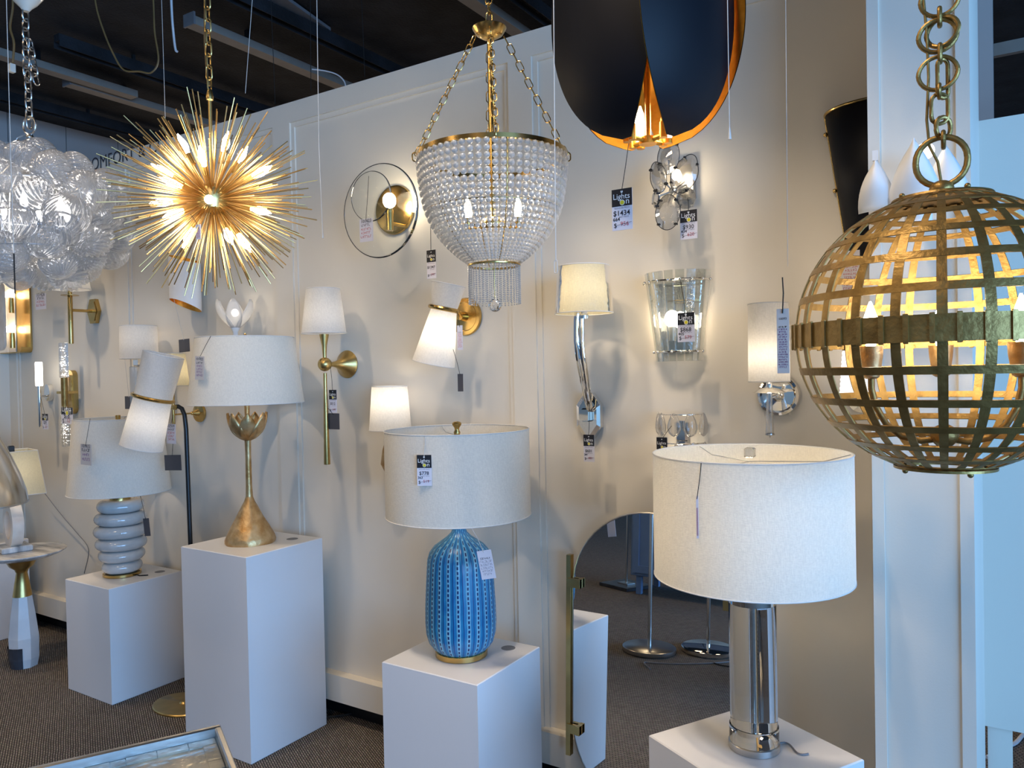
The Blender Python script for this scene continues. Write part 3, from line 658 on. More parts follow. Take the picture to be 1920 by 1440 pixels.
# --- crystal petal sconce
t, w = sconce('crystal petal flower sconce with nickel frame under the black pendant', 1290, 340)
MB().bbox(-.028, .028, -.03, 0, -.065, .07, .003).build('backplate', M['nickel'], t)
f = lambda x, y, Y: PY(x, y, Y)-w
def petal(par, c, rx, rz, tilt, yaw, tip=0.0, mat='crystal', name='petal'):
    Mx = T(*c) @ Matrix.Rotation(R(yaw), 4, 'Z') @ Matrix.Rotation(R(tilt), 4, 'Y')
    n = 36; out = []
    for i in range(n):
        a = 2*PI*i/n; s_ = 1-tip*max(0, math.sin(a))**2*abs(math.cos(a))*1.0
        out.append((rx*math.cos(a)*s_, rz*math.sin(a)))
    vs = [(0, -.011, 0)]; fs = []
    for k, (f_, y_) in enumerate(((.55, -.010), (1, 0), (.55, .010))):
        vs += [(x*f_, y_, z_*f_) for x, z_ in out]
    vs.append((0, .011, 0)); q = len(vs)-1
    for i in range(n):
        j = (i+1) % n
        fs += [(0, 1+j, 1+i), (1+i, 1+j, 1+n+j, 1+n+i), (1+n+i, 1+n+j, 1+2*n+j, 1+2*n+i), (1+2*n+i, 1+2*n+j, q)]
    p = MB().at(Mx).add(vs, fs).build(name, M[mat], par, False)
    b = MB().at(Mx); b.tube([(x*1.01, 0, z_*1.01) for x, z_ in out], .0012, 6, closed=True)
    for a in (45, 135, 225, 315): x, z_ = out[int(a/10)]; b.box(x*.97-.004, x*.97+.004, -.006, .006, z_*.97-.003, z_*.97+.003)
    b.build('petal_frame', M['blackmetal'] if mat != 'smoke' else M['nickel'], p); return p
m_ = Ax(PY(1253, 300, 2.42)).m()*1.16
petal(t, f(1253, 295, 2.42), 23*m_, 27*m_, 0, -20)
petal(t, f(1234, 332, 2.41), 16*m_*1.1, 27*m_, -22, -25, .3)
petal(t, f(1284, 326, 2.44), 17*m_*1.2, 32*m_, 24, 15, .5)
petal(t, f(1252, 398, 2.41), 23*m_, 28*m_, 0, -10, .3)
petal(t, f(1230, 372, 2.42), 10*m_*1.2, 15*m_, 20, -50)
petal(t, f(1286, 372, 2.44), 15*m_, 17*m_, 0, 10, 0, 'smoke')
mb = MB(); h0 = f(1262, 358, 2.45)
for e in ((1253,300,2.43), (1240,336,2.42), (1284,340,2.45), (1252,385,2.42), (1236,368,2.43), (1284,368,2.45), (1290,345,2.55)): mb.tube([h0, f(*e)], .003, 6)
mb.ball(tuple(h0), .014); mb.build('frame', M['nickel'], t); gbulb(t, f(1268, 328, 2.48), .016, 'bulb')
# --- ribbed glass shield sconce
t, w = sconce('tapered glass slat shield sconce with mirrored back and lit bulb', 1275, 575)
A, (ox, oy) = axl(w, 1273, 575, 2.50); z = lambda y: A.z(y)-w.z
k = A.m(); zt0, zt1, zb0, zb1 = z(494), z(512), z(646), z(664)
MB().prism([(-.060, zb0), (.060, zb0), (.085, zt1), (-.085, zt1)], -.006, 0).build('mirror_back', M['mirror'], t, False)
nsl = 9
for i in range(nsl):
    u = (i/(nsl-1)*2-1); ang = u*R(78)
    def pt(rad, zz): return Vector((rad*math.sin(ang), -.01-rad*.85*math.cos(ang), zz))
    rt1, rb1 = .112, .076
    p0, p1 = pt(rb1, zb1), pt(rt1, zt0); tdir = Vector((math.cos(ang), .85*math.sin(ang), 0)).normalized(); nd = Vector((tdir.y, -tdir.x, 0))
    wb_, wt_ = .0105, .0150; vs = []
    for (p, ww) in ((p0, wb_), (p1, wt_)):
        for (a_, b_) in ((-1, -.5), (1, -.5), (1, .5), (-1, .5)): vs.append(tuple(p+tdir*ww*a_+nd*.008*b_))
    MB().add(vs, [(0,3,2,1), (4,5,6,7), (0,1,5,4), (1,2,6,5), (2,3,7,6), (3,0,4,7)]).build('glass_slat', M['gslat'], t, False)
for (rr, zz) in ((.118, zt1), (.088, zb0)):
    mb = MB(); pp = [(rr*math.sin(R(a)), -.01-rr*.85*math.cos(R(a)), zz) for a in range(-88, 89, 8)]; mb.tube(pp, .0032, 8)
    for i in range(nsl): a = R((i/(nsl-1)*2-1)*78); mb.ball((rr*1.03*math.sin(a), -.01-rr*.88*math.cos(a), zz), .0055, seg=10, rings=6)
    mb.build('band', M['chrome'], t)
gbulb(t, (-.012, -.045, z(583)), .026, 'bulb'); MB().lathe([(.012, z(625)), (.012, z(598))], 16, off=(-.012, -.045, 0)).build('socket', M['nickel'], t)
# --- crystal drop tier sconce
t, w = sconce('tiered clear teardrop crystal sconce behind the crystal column lamp', 1282, 860)
A, (ox, oy) = axl(w, 1282, 800, 2.47); z = lambda y: A.z(y)-w.z
mb = MB(); hoops = [(z(766), .078), (z(822), .076), (z(880), .076)]
for zz, rr in hoops: mb.tube([(rr*math.sin(R(a)), -.005-rr*.9*math.cos(R(a)), zz) for a in range(-90, 91, 10)], .0022, 6)
mb.box(-.02, .02, -.012, 0, z(900), z(780)); mb.build('frame', M['chrome'], t)
DROP = [(.001, 0), (.008, -.006), (.016, -.022), (.021, -.04), (.0215, -.052), (.017, -.066), (.008, -.074), (.001, -.077)]
for hi, (zz, rr) in enumerate(hoops):
    for k_ in range(5):
        a = R(-78+k_*38+(hi % 2)*8)
        if a > R(90): continue
        Mx = T(rr*1.08*math.sin(a), -.005-rr*.97*math.cos(a), zz+.006) @ Matrix.Rotation(a, 4, 'Z') @ Matrix.Diagonal((1.15, .5, 1.05, 1))
        MB().at(Mx).lathe(DROP, 18).build('crystal_drop', M['crystal'], t)
gbulb(t, (0, -.05, z(850)), .015, 'bulbS')
# --- white drum on crystal stem, round nickel plate
t, w = sconce('white drum sconce on tapered crystal stem with round polished plate', 1461, 741)
A, (ox, oy) = axl(w, 1441, 640, 2.44); z = lambda y: A.z(y)-w.z; O = (ox, oy, 0)
disc(t, [(.066, 0), (.068, .006), (.064, .018), (.056, .022), (.05, .016), (.02, .018), (.014, .04), (.008, .05)], 'chrome')
MB().tube([(0, -.04, 0), (ox, oy, 0)], .007, 10).build('arm', M['chrome'], t)
shade(t, [(A.r(38.5), z(554)), (A.r(39.5), z(700))], 'shade_lit', Mx=T(*O)); gbulb(t, (ox, oy, z(650)), .02, 'bulbL')
MB().at(T(*O)).lathe([(A.r(33), z(721)), (A.r(20), z(714)), (A.r(6), z(711)), (A.r(6), z(704)), (A.r(4), z(702))], 36).build('dish', M['chrome'], t)
MB().at(T(*O)).lathe([(A.r(5), z(722)), (A.r(5.5), z(735)), (A.r(7.5), z(775)), (A.r(8.5), z(798))], 24).build('glass_stem', M['crystal'], t)
MB().at(T(*O)).lathe([(A.r(8.8), z(798)), (A.r(8.8), z(801)), (A.r(2), z(803)), (A.r(1), z(806))], 24).build('end_cap', M['nickel'], t)
# --- black half-cone shield sconce with brass rim
t, w = sconce('tall black half-cone shield sconce with brass edges beside the pillar', 1640, 300)
wx = PY(1648, 300, PWY).x-w.x
A = Ax(PY(1650, 300, 2.50)); z = lambda y: A.z(y)-w.z; zt_, zb_ = z(172), z(470); rT, rB = .150, .085
MB().lathe([(rB, zb_), (rT, zt_)], 40, cap=False, off=(wx, 0, 0), a0=R(182), a1=R(358), sy=.75).build('shield', M['black'], t).modifiers.new('s', 'SOLIDIFY').thickness = .003
mb = MB()
for rr, zz in ((rT, zt_), (rB, zb_)): mb.tube([(wx+rr*math.cos(R(a)), .75*rr*math.sin(R(a))-.001, zz) for a in range(182, 359, 8)], .0045, 8)
for s_ in (-1, 1):
    mb.tube([(wx+s_*rT, -.008, zt_), (wx+s_*rB, -.008, zb_)], .0035, 8)
    for q in (.12, .5, .88): mb.ball((wx+s_*(rT+(rB-rT)*q+.006), -.010, zt_+(zb_-zt_)*q), .007, seg=10, rings=6)
mb.build('brass_edge', M['brass'], t)
# --- textured glowing shade seen through the cage
t, w = sconce('glowing ribbed white glass sconce seen through the gold cage pendant', 1602, 680)
A, (ox, oy) = axl(w, 1606, 665, 2.47); z = lambda y: A.z(y)-w.z
MB().at(T(ox, oy, 0)).lathe([(A.r(24+ (i/40)*9), z(606+i*2.9)) for i in range(41)], 40, mod=lambda a, zz: 1+.03*math.sin(zz*900+2*math.sin(3*a))).build('shade', M['shadeglow'], t)
disc(t, [(.04, 0), (.04, .012), (.012, .016), (.012, -oy)], 'chrome', (ox, 0, z(735)))
MB().at(T(ox, oy, 0)).lathe([(.012, z(742)), (.014, z(728)), (.010, z(722))], 20).build('fitter', M['chrome'], t)
# --- left group -------------------------------------------------
# folded white metal sconce with gold inside
t, w = sconce('white folded metal sconce with gilded inside below the starburst', 348, 520)
A, (ox, oy) = axl(w, 347, 530, 2.48); z = lambda y: A.z(y)-w.z; rr = .096
def folded(r, mat, nm, par):
    vs = []; n = 40
    for i in range(n):
        a = 2*PI*i/n; x = r*math.cos(a); y = .7*r*math.sin(a)
        vs.append((ox+x, oy+y, z(480)-x*.3))
        vs.append((ox+x, oy+y, z(567)-x*.20-y*.45))
    fs = [(2*i, 2*((i+1) % n), 2*((i+1) % n)+1, 2*i+1) for i in range(n)]
    return MB().add(vs, fs).build(nm, M[mat], par)
folded(rr, 'plaster', 'outer_sleeve', t); folded(rr-.003, 'goldin', 'gilded_lining', t); gbulb(t, (ox, oy, z(520)), .016, 'bulbS')
MB().box(-.03, .03, -.02, 0, -.04, .04).build('backplate', M['plaster'], t, False)
# tulip
t, w = sconce('white porcelain tulip sconce above the lotus lamp', 441, 600)
A, (ox, oy) = axl(w, 441, 600, 2.44); z = lambda y: A.z(y)-w.z; O = (ox, oy, 0)
for k in range(6):
    a = 2*PI*k/6+.3; n = 9; vs = []; fs = []
    for i in range(n):
        v = i/(n-1); rr = A.r(6)+A.r(31)*math.sin(v*PI*.56); zz = z(610)+(z(556)-z(610))*v**1.2; hw = .040*math.sin(PI*min(.999, v*.84+.12))**.8
        for j in range(7): u = j/3-1; th = a+u*hw/max(rr, .015); vs.append((ox+rr*math.cos(th), oy+rr*math.sin(th), zz))
    for i in range(n-1):
        for j in range(6): q = i*7+j; fs.append((q, q+1, q+8, q+7))
    p = MB().add(vs, fs).build('petal', M['opal'], t); p.modifiers.new('s', 'SOLIDIFY').thickness = .0025
MB().at(T(*O)).lathe([(A.r(4.5), z(640)), (A.r(5), z(616)), (A.r(9), z(609)), (A.r(5), z(603)), (A.r(4), z(590))], 20).build('stem', M['plaster'], t)
gbulb(t, (ox, oy, z(580)), .016, 'bulbS'); disc(t, [(.045, 0), (.045, .01), (.012, .02), (.01, -oy)], 'brass', (ox+.05, 0, z(640)))
# white drum on acrylic
t, w = sconce('white drum sconce on clear acrylic column at the left', 258, 700)
A, (ox, oy) = axl(w, 260, 635, 2.42); z = lambda y: A.z(y)-w.z; O = (ox, oy, 0)
shade(t, [(A.r(36), z(606)), (A.r(37.5), z(667))], 'shade_lit', Mx=T(*O)); gbulb(t, (ox, oy, z(628)), .018, 'bulbD')
MB().at(T(*O)).bbox(-.022, .022, -.022, .022, z(680), z(669), .002).build('collar', M['chrome'], t)
MB().at(T(*O)).bbox(-.036, .036, -.036, .036, z(774), z(682), .003).build('acrylic_column', M['crystal'], t, False)
MB().box(-.05, .05, -.016, 0, z(774), z(690)).build('backplate', M['nickel'], t, False)
MB().tube([(0, 0, z(676)), (ox, oy, z(676))], .007, 8).build('arm', M['chrome'], t)
# cream shade swing arm
t, w = sconce('cream empire shade swing-arm sconce behind the hourglass floor lamp', 376, 774)
A, (ox, oy) = axl(w, 323, 690, 2.40); z = lambda y: A.z(y)-w.z; O = (ox, oy, 0)
disc(t, [(.048, 0), (.05, .004), (.047, .014), (.022, .02), (.018, .03), (.008, .05)], 'brass')
MB().tube([(0, -.03, 0), (0, oy*.35, 0), (ox, oy, 0)], .0045, 10).build('arm', M['brass'], t); MB().ball((0, -.05, 0), .010).build('knuckle', M['brass'], t)
MB().at(T(*O)).lathe([(.006, z(800)), (.0075, z(796)), (.0075, z(722)), (.005, z(715))], 14).build('rod', M['brass'], t)
shade(t, [(A.r(25), z(657)), (A.r(32.5), z(718))], 'shade_ivory', Mx=T(*O)); gbulb(t, (ox, oy, z(690)), .018, 'bulbL')
# brass mirror-backed alabaster sconce far left
t, w = sconce('brass tray sconce with two glowing tubes and alabaster panel at far left', 36, 596)
xr = PY(60, 600, PWY).x-w.x; xl = xr-.33; ztp, zbt = PY(50, 527, PWY).z-w.z, PY(50, 662, PWY).z-w.z
def rrect(x0, x1, z0, z1, r, n=6):
    out = []
    for cx, cz, a0 in ((x1-r, z1-r, 0), (x0+r, z1-r, 90), (x0+r, z0+r, 180), (x1-r, z0+r, 270)):
        for k in range(n+1): a = R(a0+90*k/n); out.append((cx+r*math.cos(a), cz+r*math.sin(a)))
    return out
o = MB().prism(rrect(xl, xr, zbt, ztp, .035), -.012, 0).build('backplate', M['brass'], t)
a = rrect(xl, xr, zbt, ztp, .035); mb = MB(); n = len(a)
vs = [(x, -.012, z_) for x, z_ in a]+[(x, -.07, z_) for x, z_ in a]; inn = rrect(xl+.006, xr-.006, zbt+.006, ztp-.006, .03); vs += [(x, -.07, z_) for x, z_ in inn]+[(x, -.012, z_) for x, z_ in inn]
fs = []
lo = [i for i in range(n)]
for q in range(3):
    for i in range(n):
        j = (i+1) % n
        if a[i][1] < zbt+.05 and a[j][1] < zbt+.05: fs.append((q*n+i, q*n+j, (q+1)*n+j, (q+1)*n+i))
mb.add(vs, fs).build('tray_lip', M['brass'], t)
px_, pz_ = (xl+xr)/2-.03, 0
MB().at(T(px_, -.115, 0)).prism([(x, z_) for x, z_ in rrect(-.07, .07, zbt+.02, ztp-.01, .05)], 0, .016).build('alabaster_panel', M['alab'], t)
for yy_ in (548, 615):
    zz = PY(36, yy_, 2.50).z-w.z
    MB().lathe([(.020, -.024), (.021, -.02), (.021, .02), (.020, .024)], 18, off=(px_+.06, -.06, zz)).build('glowing_tube', M['tubeglow'], t)
    MB().lathe([(.015, -.10), (.015, 0)], 16, off=(px_+.06, -.06, zz-.026)).build('tube_holder', M['brass'], t)
    gbulb(t, (px_-.02, -.06, zz), .017, 'bulbS')
# brass stem, disc shade, hexagonal plate
t, w = sconce('slim brass stem sconce with flat lit shade and hexagonal plate', 180, 584)
A, (ox, oy) = axl(w, 132, 590, 2.42); z = lambda y: A.z(y)-w.z; O = (ox, oy, 0)
vs = [(x*.058, z_*.072) for x, z_ in ((-.5, 1), (.5, 1), (1, 0), (.5, -1), (-.5, -1), (-1, 0))]
MB().prism(vs, -.022, 0).build('backplate', M['brass'], t, False); MB().prism([(x*.8, z_*.8) for x, z_ in vs], -.026, -.0221).build('plate_face', M['brass2'], t, False)
MB().tube([(0, -.026, 0), (0, oy*.5, 0), (ox, oy, 0)], .0085, 12).build('arm', M['brass'], t)
MB().at(T(*O)).lathe([(.013, z(640)), (.0135, z(638)), (.0135, z(552)), (.012, z(550))], 18).build('stem', M['brass'], t)
MB().at(T(*O)).lathe([(.048, z(550)), (.048, z(549)), (.012, z(548)), (.011, z(530))], 28).build('drip_disc', M['brass'], t)
shade(t, [(A.r(30), z(484)), (A.r(41), z(538))], 'shade_lit', Mx=T(*O), spider=False); gbulb(t, (ox, oy, z(518)), .017, 'bulbS')
# chrome stick with frosted tube
t, w = sconce('slim polished stick sconce with glowing frosted tube', 96, 736)
A, (ox, oy) = axl(w, 74, 735, 2.45); z = lambda y: A.z(y)-w.z; O = (ox, oy, 0)
disc(t, [(.036, 0), (.037, .006), (.034, .028), (.018, .034)], 'chrome', sz=1.55)
MB().tube([(0, -.02, -.02), (ox, oy, -.02)], .007, 10).build('arm', M['chrome'], t)
MB().at(T(*O)).lathe([(.009, z(797)), (.010, z(795)), (.0125, z(722)), (.0125, z(720))], 18).build('stem', M['chrome'], t)
MB().at(T(*O)).lathe([(.020, z(720)), (.021, z(718)), (.021, z(677)), (.019, z(675))], 20).build('frosted_tube', M['tubeglow'], t)
# brass bar with two bubble crystal rods
t, w = sconce('brass oval sconce holding two bubbled crystal rods', 140, 735)
A, (ox, oy) = axl(w, 121, 735, 2.46); z = lambda y: A.z(y)-w.z; O = (ox, oy, 0)
zc0 = PY(140, 694, PWY).z-w.z; zc1 = PY(140, 776, PWY).z-w.z
MB().prism(rrect(-.042, .042, zc1, zc0, .0415, 10), -.03, 0).build('backplate', M['brass2'], t)
MB().bbox(-.028, .028, -.05, -.03, zc1+.03, -.006, .003).build('crystal_block', M['gild'], t); MB().bbox(-.028, .028, -.05, -.03, .004, zc0-.03, .003).build('crystal_block', M['gild'], t)
MB().box(ox, .0, oy, -.03, -.008, .008).build('arm', M['brass'], t)
MB().at(T(*O)).lathe([(.019, z(767)), (.019, z(704))], 20).build('holder', M['cage'], t)
rnd = random.Random(3)
for (ya, yb) in ((638, 704), (767, 833)):
    rod = MB().at(T(*O)).bbox(-.0185, .0185, -.0185, .0185, z(yb), z(ya), .003).build('crystal_rod', M['crystal'], t, False)
    mb = MB()
    za, zb_ = z(yb)+.006, z(ya)-.006
    for i in range(60):
        q = rnd.random(); hot = (q if ya < 700 else 1-q)
        if rnd.random() > 1.15-hot: continue
        mb.ball((ox+rnd.uniform(-.013, .013), oy+rnd.uniform(-.013, .013), za+(zb_-za)*q), rnd.uniform(.001, .0024)*(1.35-hot*.6), seg=6, rings=4)
    mb.build('bubbles', M['crysglow'], rod)
# white petal fixture in front of the pillar
cpt = PY(1722, 330, 2.08)
t = thing('petal_pendant', 'white plaster petal pendant with lit round bulb behind the gold cage', 'pendant light', cpt)
f = lambda x, y, Y: PY(x, y, Y)-cpt
def leaf(par, base_c, tip, hw, bulge, name='petal', depth=.02):
    b, tp = Vector(base_c), Vector(tip); d = tp-b; n = 10; m = 8; vs = []; fs = []; side = Vector((1, 0, 0)); out = Vector((0, -1, 0))
    for i in range(n):
        v = i/(n-1); c = b+d*v+out*bulge*math.sin(v*PI); ww = hw*max(.03, 1-v**1.7)
        for j in range(m+1): u = j/m*2-1; vs.append(tuple(c+side*u*ww+out*(-depth*u*u)))
    for i in range(n-1):
        for j in range(m): q = i*(m+1)+j; fs.append((q, q+1, q+m+2, q+m+1))
    p = MB().add(vs, fs).build(name, M['plaster'], par); p.modifiers.new('s', 'SOLIDIFY').thickness = .003; return p
leaf(t, f(1645, 395, 2.06), f(1641, 296, 2.04), .045, .03)
leaf(t, f(1716, 400, 2.06), f(1713, 258, 2.02), .062, .035)
leaf(t, f(1775, 395, 2.10), f(1772, 268, 2.12), .055, .02)
MB().at(T(*f(1641, 292, 2.04))).box(-.006, .006, -.004, .004, -.012, .012).build('clip', M['plaster'], t)
MB().ball(tuple(f(1735, 283, 2.10)), .020, seg=20, rings=12).build('bulb', M['tubeglow'], t)
MB().tube([f(1722, 400, 2.09), f(1722, 430, 2.09)], .03, 16).build('hub', M['plaster'], t)
MB().tube([f(1722, 380, 2.17), f(1722, 420, 2.12)], .02, 10).build('wall_mount', M['plaster'], t)
# ================================================================== WALL MIRROR
DL = .045; mc = Vector((-1.04, 2.482, .565)); rot = Matrix.Rotation(-DL, 4, 'X')
t = thing('wall_mirror', 'tall pill-shaped mirror with brass side clips leaning on the white wall', 'mirror', mc, 0)
hw, hh = .30, .535; out = []
for k in range(25): a = PI*k/24; out.append((hw*math.cos(a), hh-hw+hw*math.sin(a)))
for k in range(25): a = PI+PI*k/24; out.append((hw*math.cos(a), -hh+hw+hw*math.sin(a)))
MB().at(rot).prism(out, 0, .006).build('glass', M['mirror'], t, False)
MB().at(rot).tube([(x, .003, z_) for x, z_ in out], .0042, 8, closed=True).build('edge_trim', M['nickel'], t)
mb = MB().at(rot); xb = -hw-.012; zt_, zb_ = PY(1076, 1040, 2.5).z-mc.z, PY(1076, 1418, 2.46).z-mc.z
mb.box(xb-.010, xb+.008, -.012, .012, zb_, zt_)
for zz in (zt_-.10, zb_+.10):
    mb.box(xb-.004, xb+.05, -.018, -.006, zz-.016, zz+.016); mb.box(xb+.035, xb+.05, -.022, .0, zz-.016, zz+.016)
    mb.box(xb-.01, xb+.01, .008, .05, zz-.014, zz+.014)
mb.build('brass_bracket', M['brass2'], t, False)
mb = MB().at(rot); xb = hw+.012; mb.box(xb-.008, xb+.010, -.012, .012, zb_, zt_)
for zz in (zt_-.10, zb_+.10): mb.box(xb-.05, xb+.004, -.018, -.006, zz-.016, zz+.016)
mb.build('brass_bracket', M['brass2'], t, False)
# ================================================================== THINGS THE MIRROR SHOWS
def stdlamp(x, y, label, mat):
    t = thing('floor_lamp', label, 'lamp', (x, y, 0))
    MB().lathe([(.165, .004), (.168, .012), (.168, .03), (.160, .036), (.012, .038)], 56).build('base', M[mat], t)
    MB().lathe([(.0125, .038), (.0125, 1.45)], 16).build('pole', M[mat], t)
    shade(t, [(.16, 1.72), (.20, 1.44)], 'shade')
stdlamp(-1.905, .36, 'brushed nickel floor lamp with round base, reflected in the mirror', 'nickel')
stdlamp(-1.60, .13, 'polished floor lamp with round base, reflected behind the brushed one', 'chrome')
t = thing('cabinet', 'blue painted cabinet with panelled doors reflected in the mirror', 'cabinet', (-2.1, -1.45, 0))
MB().bbox(-.62, .62, -.25, .25, .16, .95, .004).build('body', M['navy'], t, False)
MB().bbox(-.66, .66, -.27, .28, .95, .98, .004).build('top', M['navy'], t, False)
for x0 in (-.60, .01):
    mb = MB(); mb.box(x0, x0+.59, .25, .262, .19, .93); mb.box(x0, x0+.59, .262, .272, .19, .25); mb.box(x0, x0+.59, .262, .272, .87, .93); mb.box(x0, x0+.06, .262, .272, .25, .87); mb.box(x0+.53, x0+.59, .262, .272, .25, .87)
    d = mb.build('door', M['navy'], t, False); MB().lathe([(.012, 0), (.012, .03)], 14, off=(x0+(.53 if x0 < -.1 else .06), 0, .58)).at(Matrix.Identity(4)).build('knob', M['brass'], d) if 0 else MB().ball((x0+(.55 if x0 < -.1 else .04), .285, .6), .014).build('knob', M['brass'], d)
for sx in (-.58, .54):
    for sy in (-.22, .18): MB().bbox(sx, sx+.045, sy, sy+.045, 0, .16, .003).build('leg', M['navy'], t, False)
t = thing('floor_lamp', 'floor lamp on a flat square dark base, seen in the mirror', 'lamp', (-2.87, -1.45, 0), R(20))
MB().bbox(-.17, .17, -.17, .17, .0, .03, .004).build('base', M['marbleb'], t); MB().bbox(-.06, .06, -.05, .05, .03, .04, .002).build('riser', M['nickel'], t); MB().lathe([(.01, .04), (.01, 1.4)], 14).build('pole', M['nickel'], t)
wire('floor_cable', 'grey flex coiled on the carpet, seen in the mirror', 'cord', [(-1.75, .72, .006), (-1.83, .62, .006), (-1.76, .58, .006), (-1.66, .52, .006), (-1.5, .38, .006), (-1.35, .20, .006), (-1.2, .1, .006)], .004, M['gray'])
wire('floor_cable', 'black flex lying on the carpet, seen in the mirror', 'cord', [(-1.5, .36, .006), (-1.40, .38, .006), (-1.2, .25, .006), (-1.0, .2, .006)], .004, M['string'])
# cords under the right-hand partition
wire('floor_cable', 'white cable crossing the carpet under the second display wall', 'cable', [PF(1850, 1420, .006), PF(1885, 1402, .006), PF(1905, 1392, .006), PF(1922, 1375, .006), PF(1950, 1368, .006)], .008, M['wirew'])
wire('floor_cable', 'black cable hanging to the carpet under the second display wall', 'cable', [PY(1888, 1366, 3.2), PY(1890, 1385, 3.2), PF(1893, 1400, .006), PF(1889, 1425, .006), PF(1885, 1450, .006)], .004, M['string'])
wire('floor_cable', 'dark cables lying under the display wall between two pedestals', 'cable', [PF(606, 1345, .01), PF(640, 1341, .01), PF(680, 1336, .01), PF(720, 1350, .01)], .004, M['string'])
# ================================================================== GLASS-TOPPED NICKEL TABLE (front left)
TH = 1.05; DZ = TH-.75
c0 = PF(413, 1357, TH); e1 = (PF(45, 1440, TH)-c0).normalized(); e2 = (PF(445, 1440, TH)-c0).normalized(); e2 = (e2-e1*e1.dot(e2)).normalized()
rz = math.atan2(e1.y, e1.x); W1, W2 = .46, .40; flip = 1 if e1.cross(e2).z > 0 else -1
t = thing('side_table', 'nickel-framed tall stand with mother-of-pearl top in the near left corner', 'table', (c0.x, c0.y, DZ), rz)
def bx(mb, x0, x1, y0, y1, z0, z1): mb.box(x0, x1, min(y0*flip, y1*flip), max(y0*flip, y1*flip), z0, z1)
mb = MB(); q = .0095
for (x0, x1, y0, y1) in ((0, W1, 0, q), (0, W1, W2-q, W2), (0, q, q, W2-q), (W1-q, W1, q, W2-q)):
    mb.bbox(x0, x1, min(y0*flip, y1*flip), max(y0*flip, y1*flip), .722, .75, .002)
mb.build('frame', M['nickel'], t)
mb = MB(); bx(mb, q, W1-q, q, W2-q, .722, .732); mb.build('pearl_top', M['pearl'], t, False)
mb = MB()
rnd = random.Random(5); b = .030
for side in range(4):
    Ln = W1 if side < 2 else W2; p = q+.002
    while p < Ln-q-.03:
        ww = rnd.uniform(.02, .05); e = min(p+ww, Ln-q-.002)
        zt_ = .732+rnd.uniform(.001, .0035)
        if side == 0: bx(mb, p, e-.001, q+.001, b, .7321, zt_)
        if side == 1: bx(mb, p, e-.001, W2-b, W2-q-.001, .7321, zt_)
        if side == 2: bx(mb, q+.001, b, p, e-.001, .7321, zt_)
        if side == 3: bx(mb, W1-b, W1-q-.001, p, e-.001, .7321, zt_)
        p = e
mb.build('shell_border', M['pearl'], t, False)
vs = []
for (ins, z_) in ((.012, .722), (.10, .42), (.15, -DZ+.02), (.10, -DZ+.019), (.10, -DZ)):
    x0, x1 = ins, W1-ins; y0, y1 = sorted((ins*flip, (W2-ins)*flip)); vs += [(x0, y0, z_), (x1, y0, z_), (x1, y1, z_), (x0, y1, z_)]
fs = [(16, 17, 18, 19), (3, 2, 1, 0)]+[(k*4+i, k*4+(i+1) % 4, k*4+4+(i+1) % 4, k*4+4+i) for k in range(4) for i in range(4)]
MB().add(vs, fs).build('tapered_base', M['nickel'], t, False)
# ================================================================== HANGING FIXTURES
# --- swirl glass bubble chandelier
A = Ax(PD(60, 400, 3.3)); zb = A.z(410)
t = thing('bubble_chandelier', 'cluster chandelier of clear swirled glass globes on a nickel chain', 'chandelier', (A.X, A.Y, zb))
z = lambda y: A.z(y)-zb
def swirl_mesh():
    vs = []; fs = []; n = 132; m = 28
    for k in range(m+1):
        th = PI*k/m
        for i in range(n):
            ph = 2*PI*i/n; am = .055*max(0, math.sin(th))**.7*math.cos(22*ph+8*math.cos(th))
            r = 1+am; vs.append((r*math.sin(th)*math.cos(ph), r*math.sin(th)*math.sin(ph), -math.cos(th)))
    for k in range(m):
        for i in range(n): j = (i+1) % n; fs.append((k*n+i, k*n+j, (k+1)*n+j, (k+1)*n+i))
    return MB().add(vs, fs)
g0 = swirl_mesh().build('glass_globe', M['swirl'], t, ang=80); first = True
rnd = random.Random(11); RH, RV = A.r(172), (z(290)-z(505))/2; cz = (z(290)+z(505))/2
pos = []
def addg(p, r):
    global first
    o = g0 if first else g0.copy()
    if not first: COL.objects.link(o); o.parent = t
    first = False; o.location = p; o.scale = (r, r, r*rnd.uniform(.86, 1.0))
    o.rotation_euler = (rnd.uniform(-1.2, 1.2), rnd.uniform(-1.2, 1.2), rnd.uniform(0, 6.28))
n = 60
for i in range(n):
    v = 1-2*(i+.5)/n; ph = i*2.39996; q = math.sqrt(1-v*v)
    sq = 1.0 if abs(v) < .6 else .9
    p = (RH*q**.75*math.cos(ph)*sq, RH*q**.75*math.sin(ph)*sq, cz+RV*v*1.02); addg(p, rnd.uniform(.068, .092)*(1.0 if abs(v) < .8 else .9))
addg((0, 0, z(278)), A.r(28)); addg((A.r(112), -.02, z(322)), A.r(36)); addg((A.r(160), -.05, z(440)), A.r(38))
mb = MB()
for rr, zz in ((RH*.55, z(340)), (RH*.6, z(400)), (RH*.5, z(460))): ring(mb, rr, zz, .004)
for k in range(6):
    a = 2*PI*k/6; mb.tube([(0, 0, z(262)), (RH*.55*math.cos(a), RH*.55*math.sin(a), z(340)), (RH*.6*math.cos(a), RH*.6*math.sin(a), z(400)), (RH*.5*math.cos(a), RH*.5*math.sin(a), z(460))], .004, 6)
mb.build('frame', M['nickel'], t)
for k in range(6): a = 2*PI*k/6+.4; bulb(t, (RH*.42*math.cos(a), RH*.42*math.sin(a), z(400)), 'bulbC', .9)
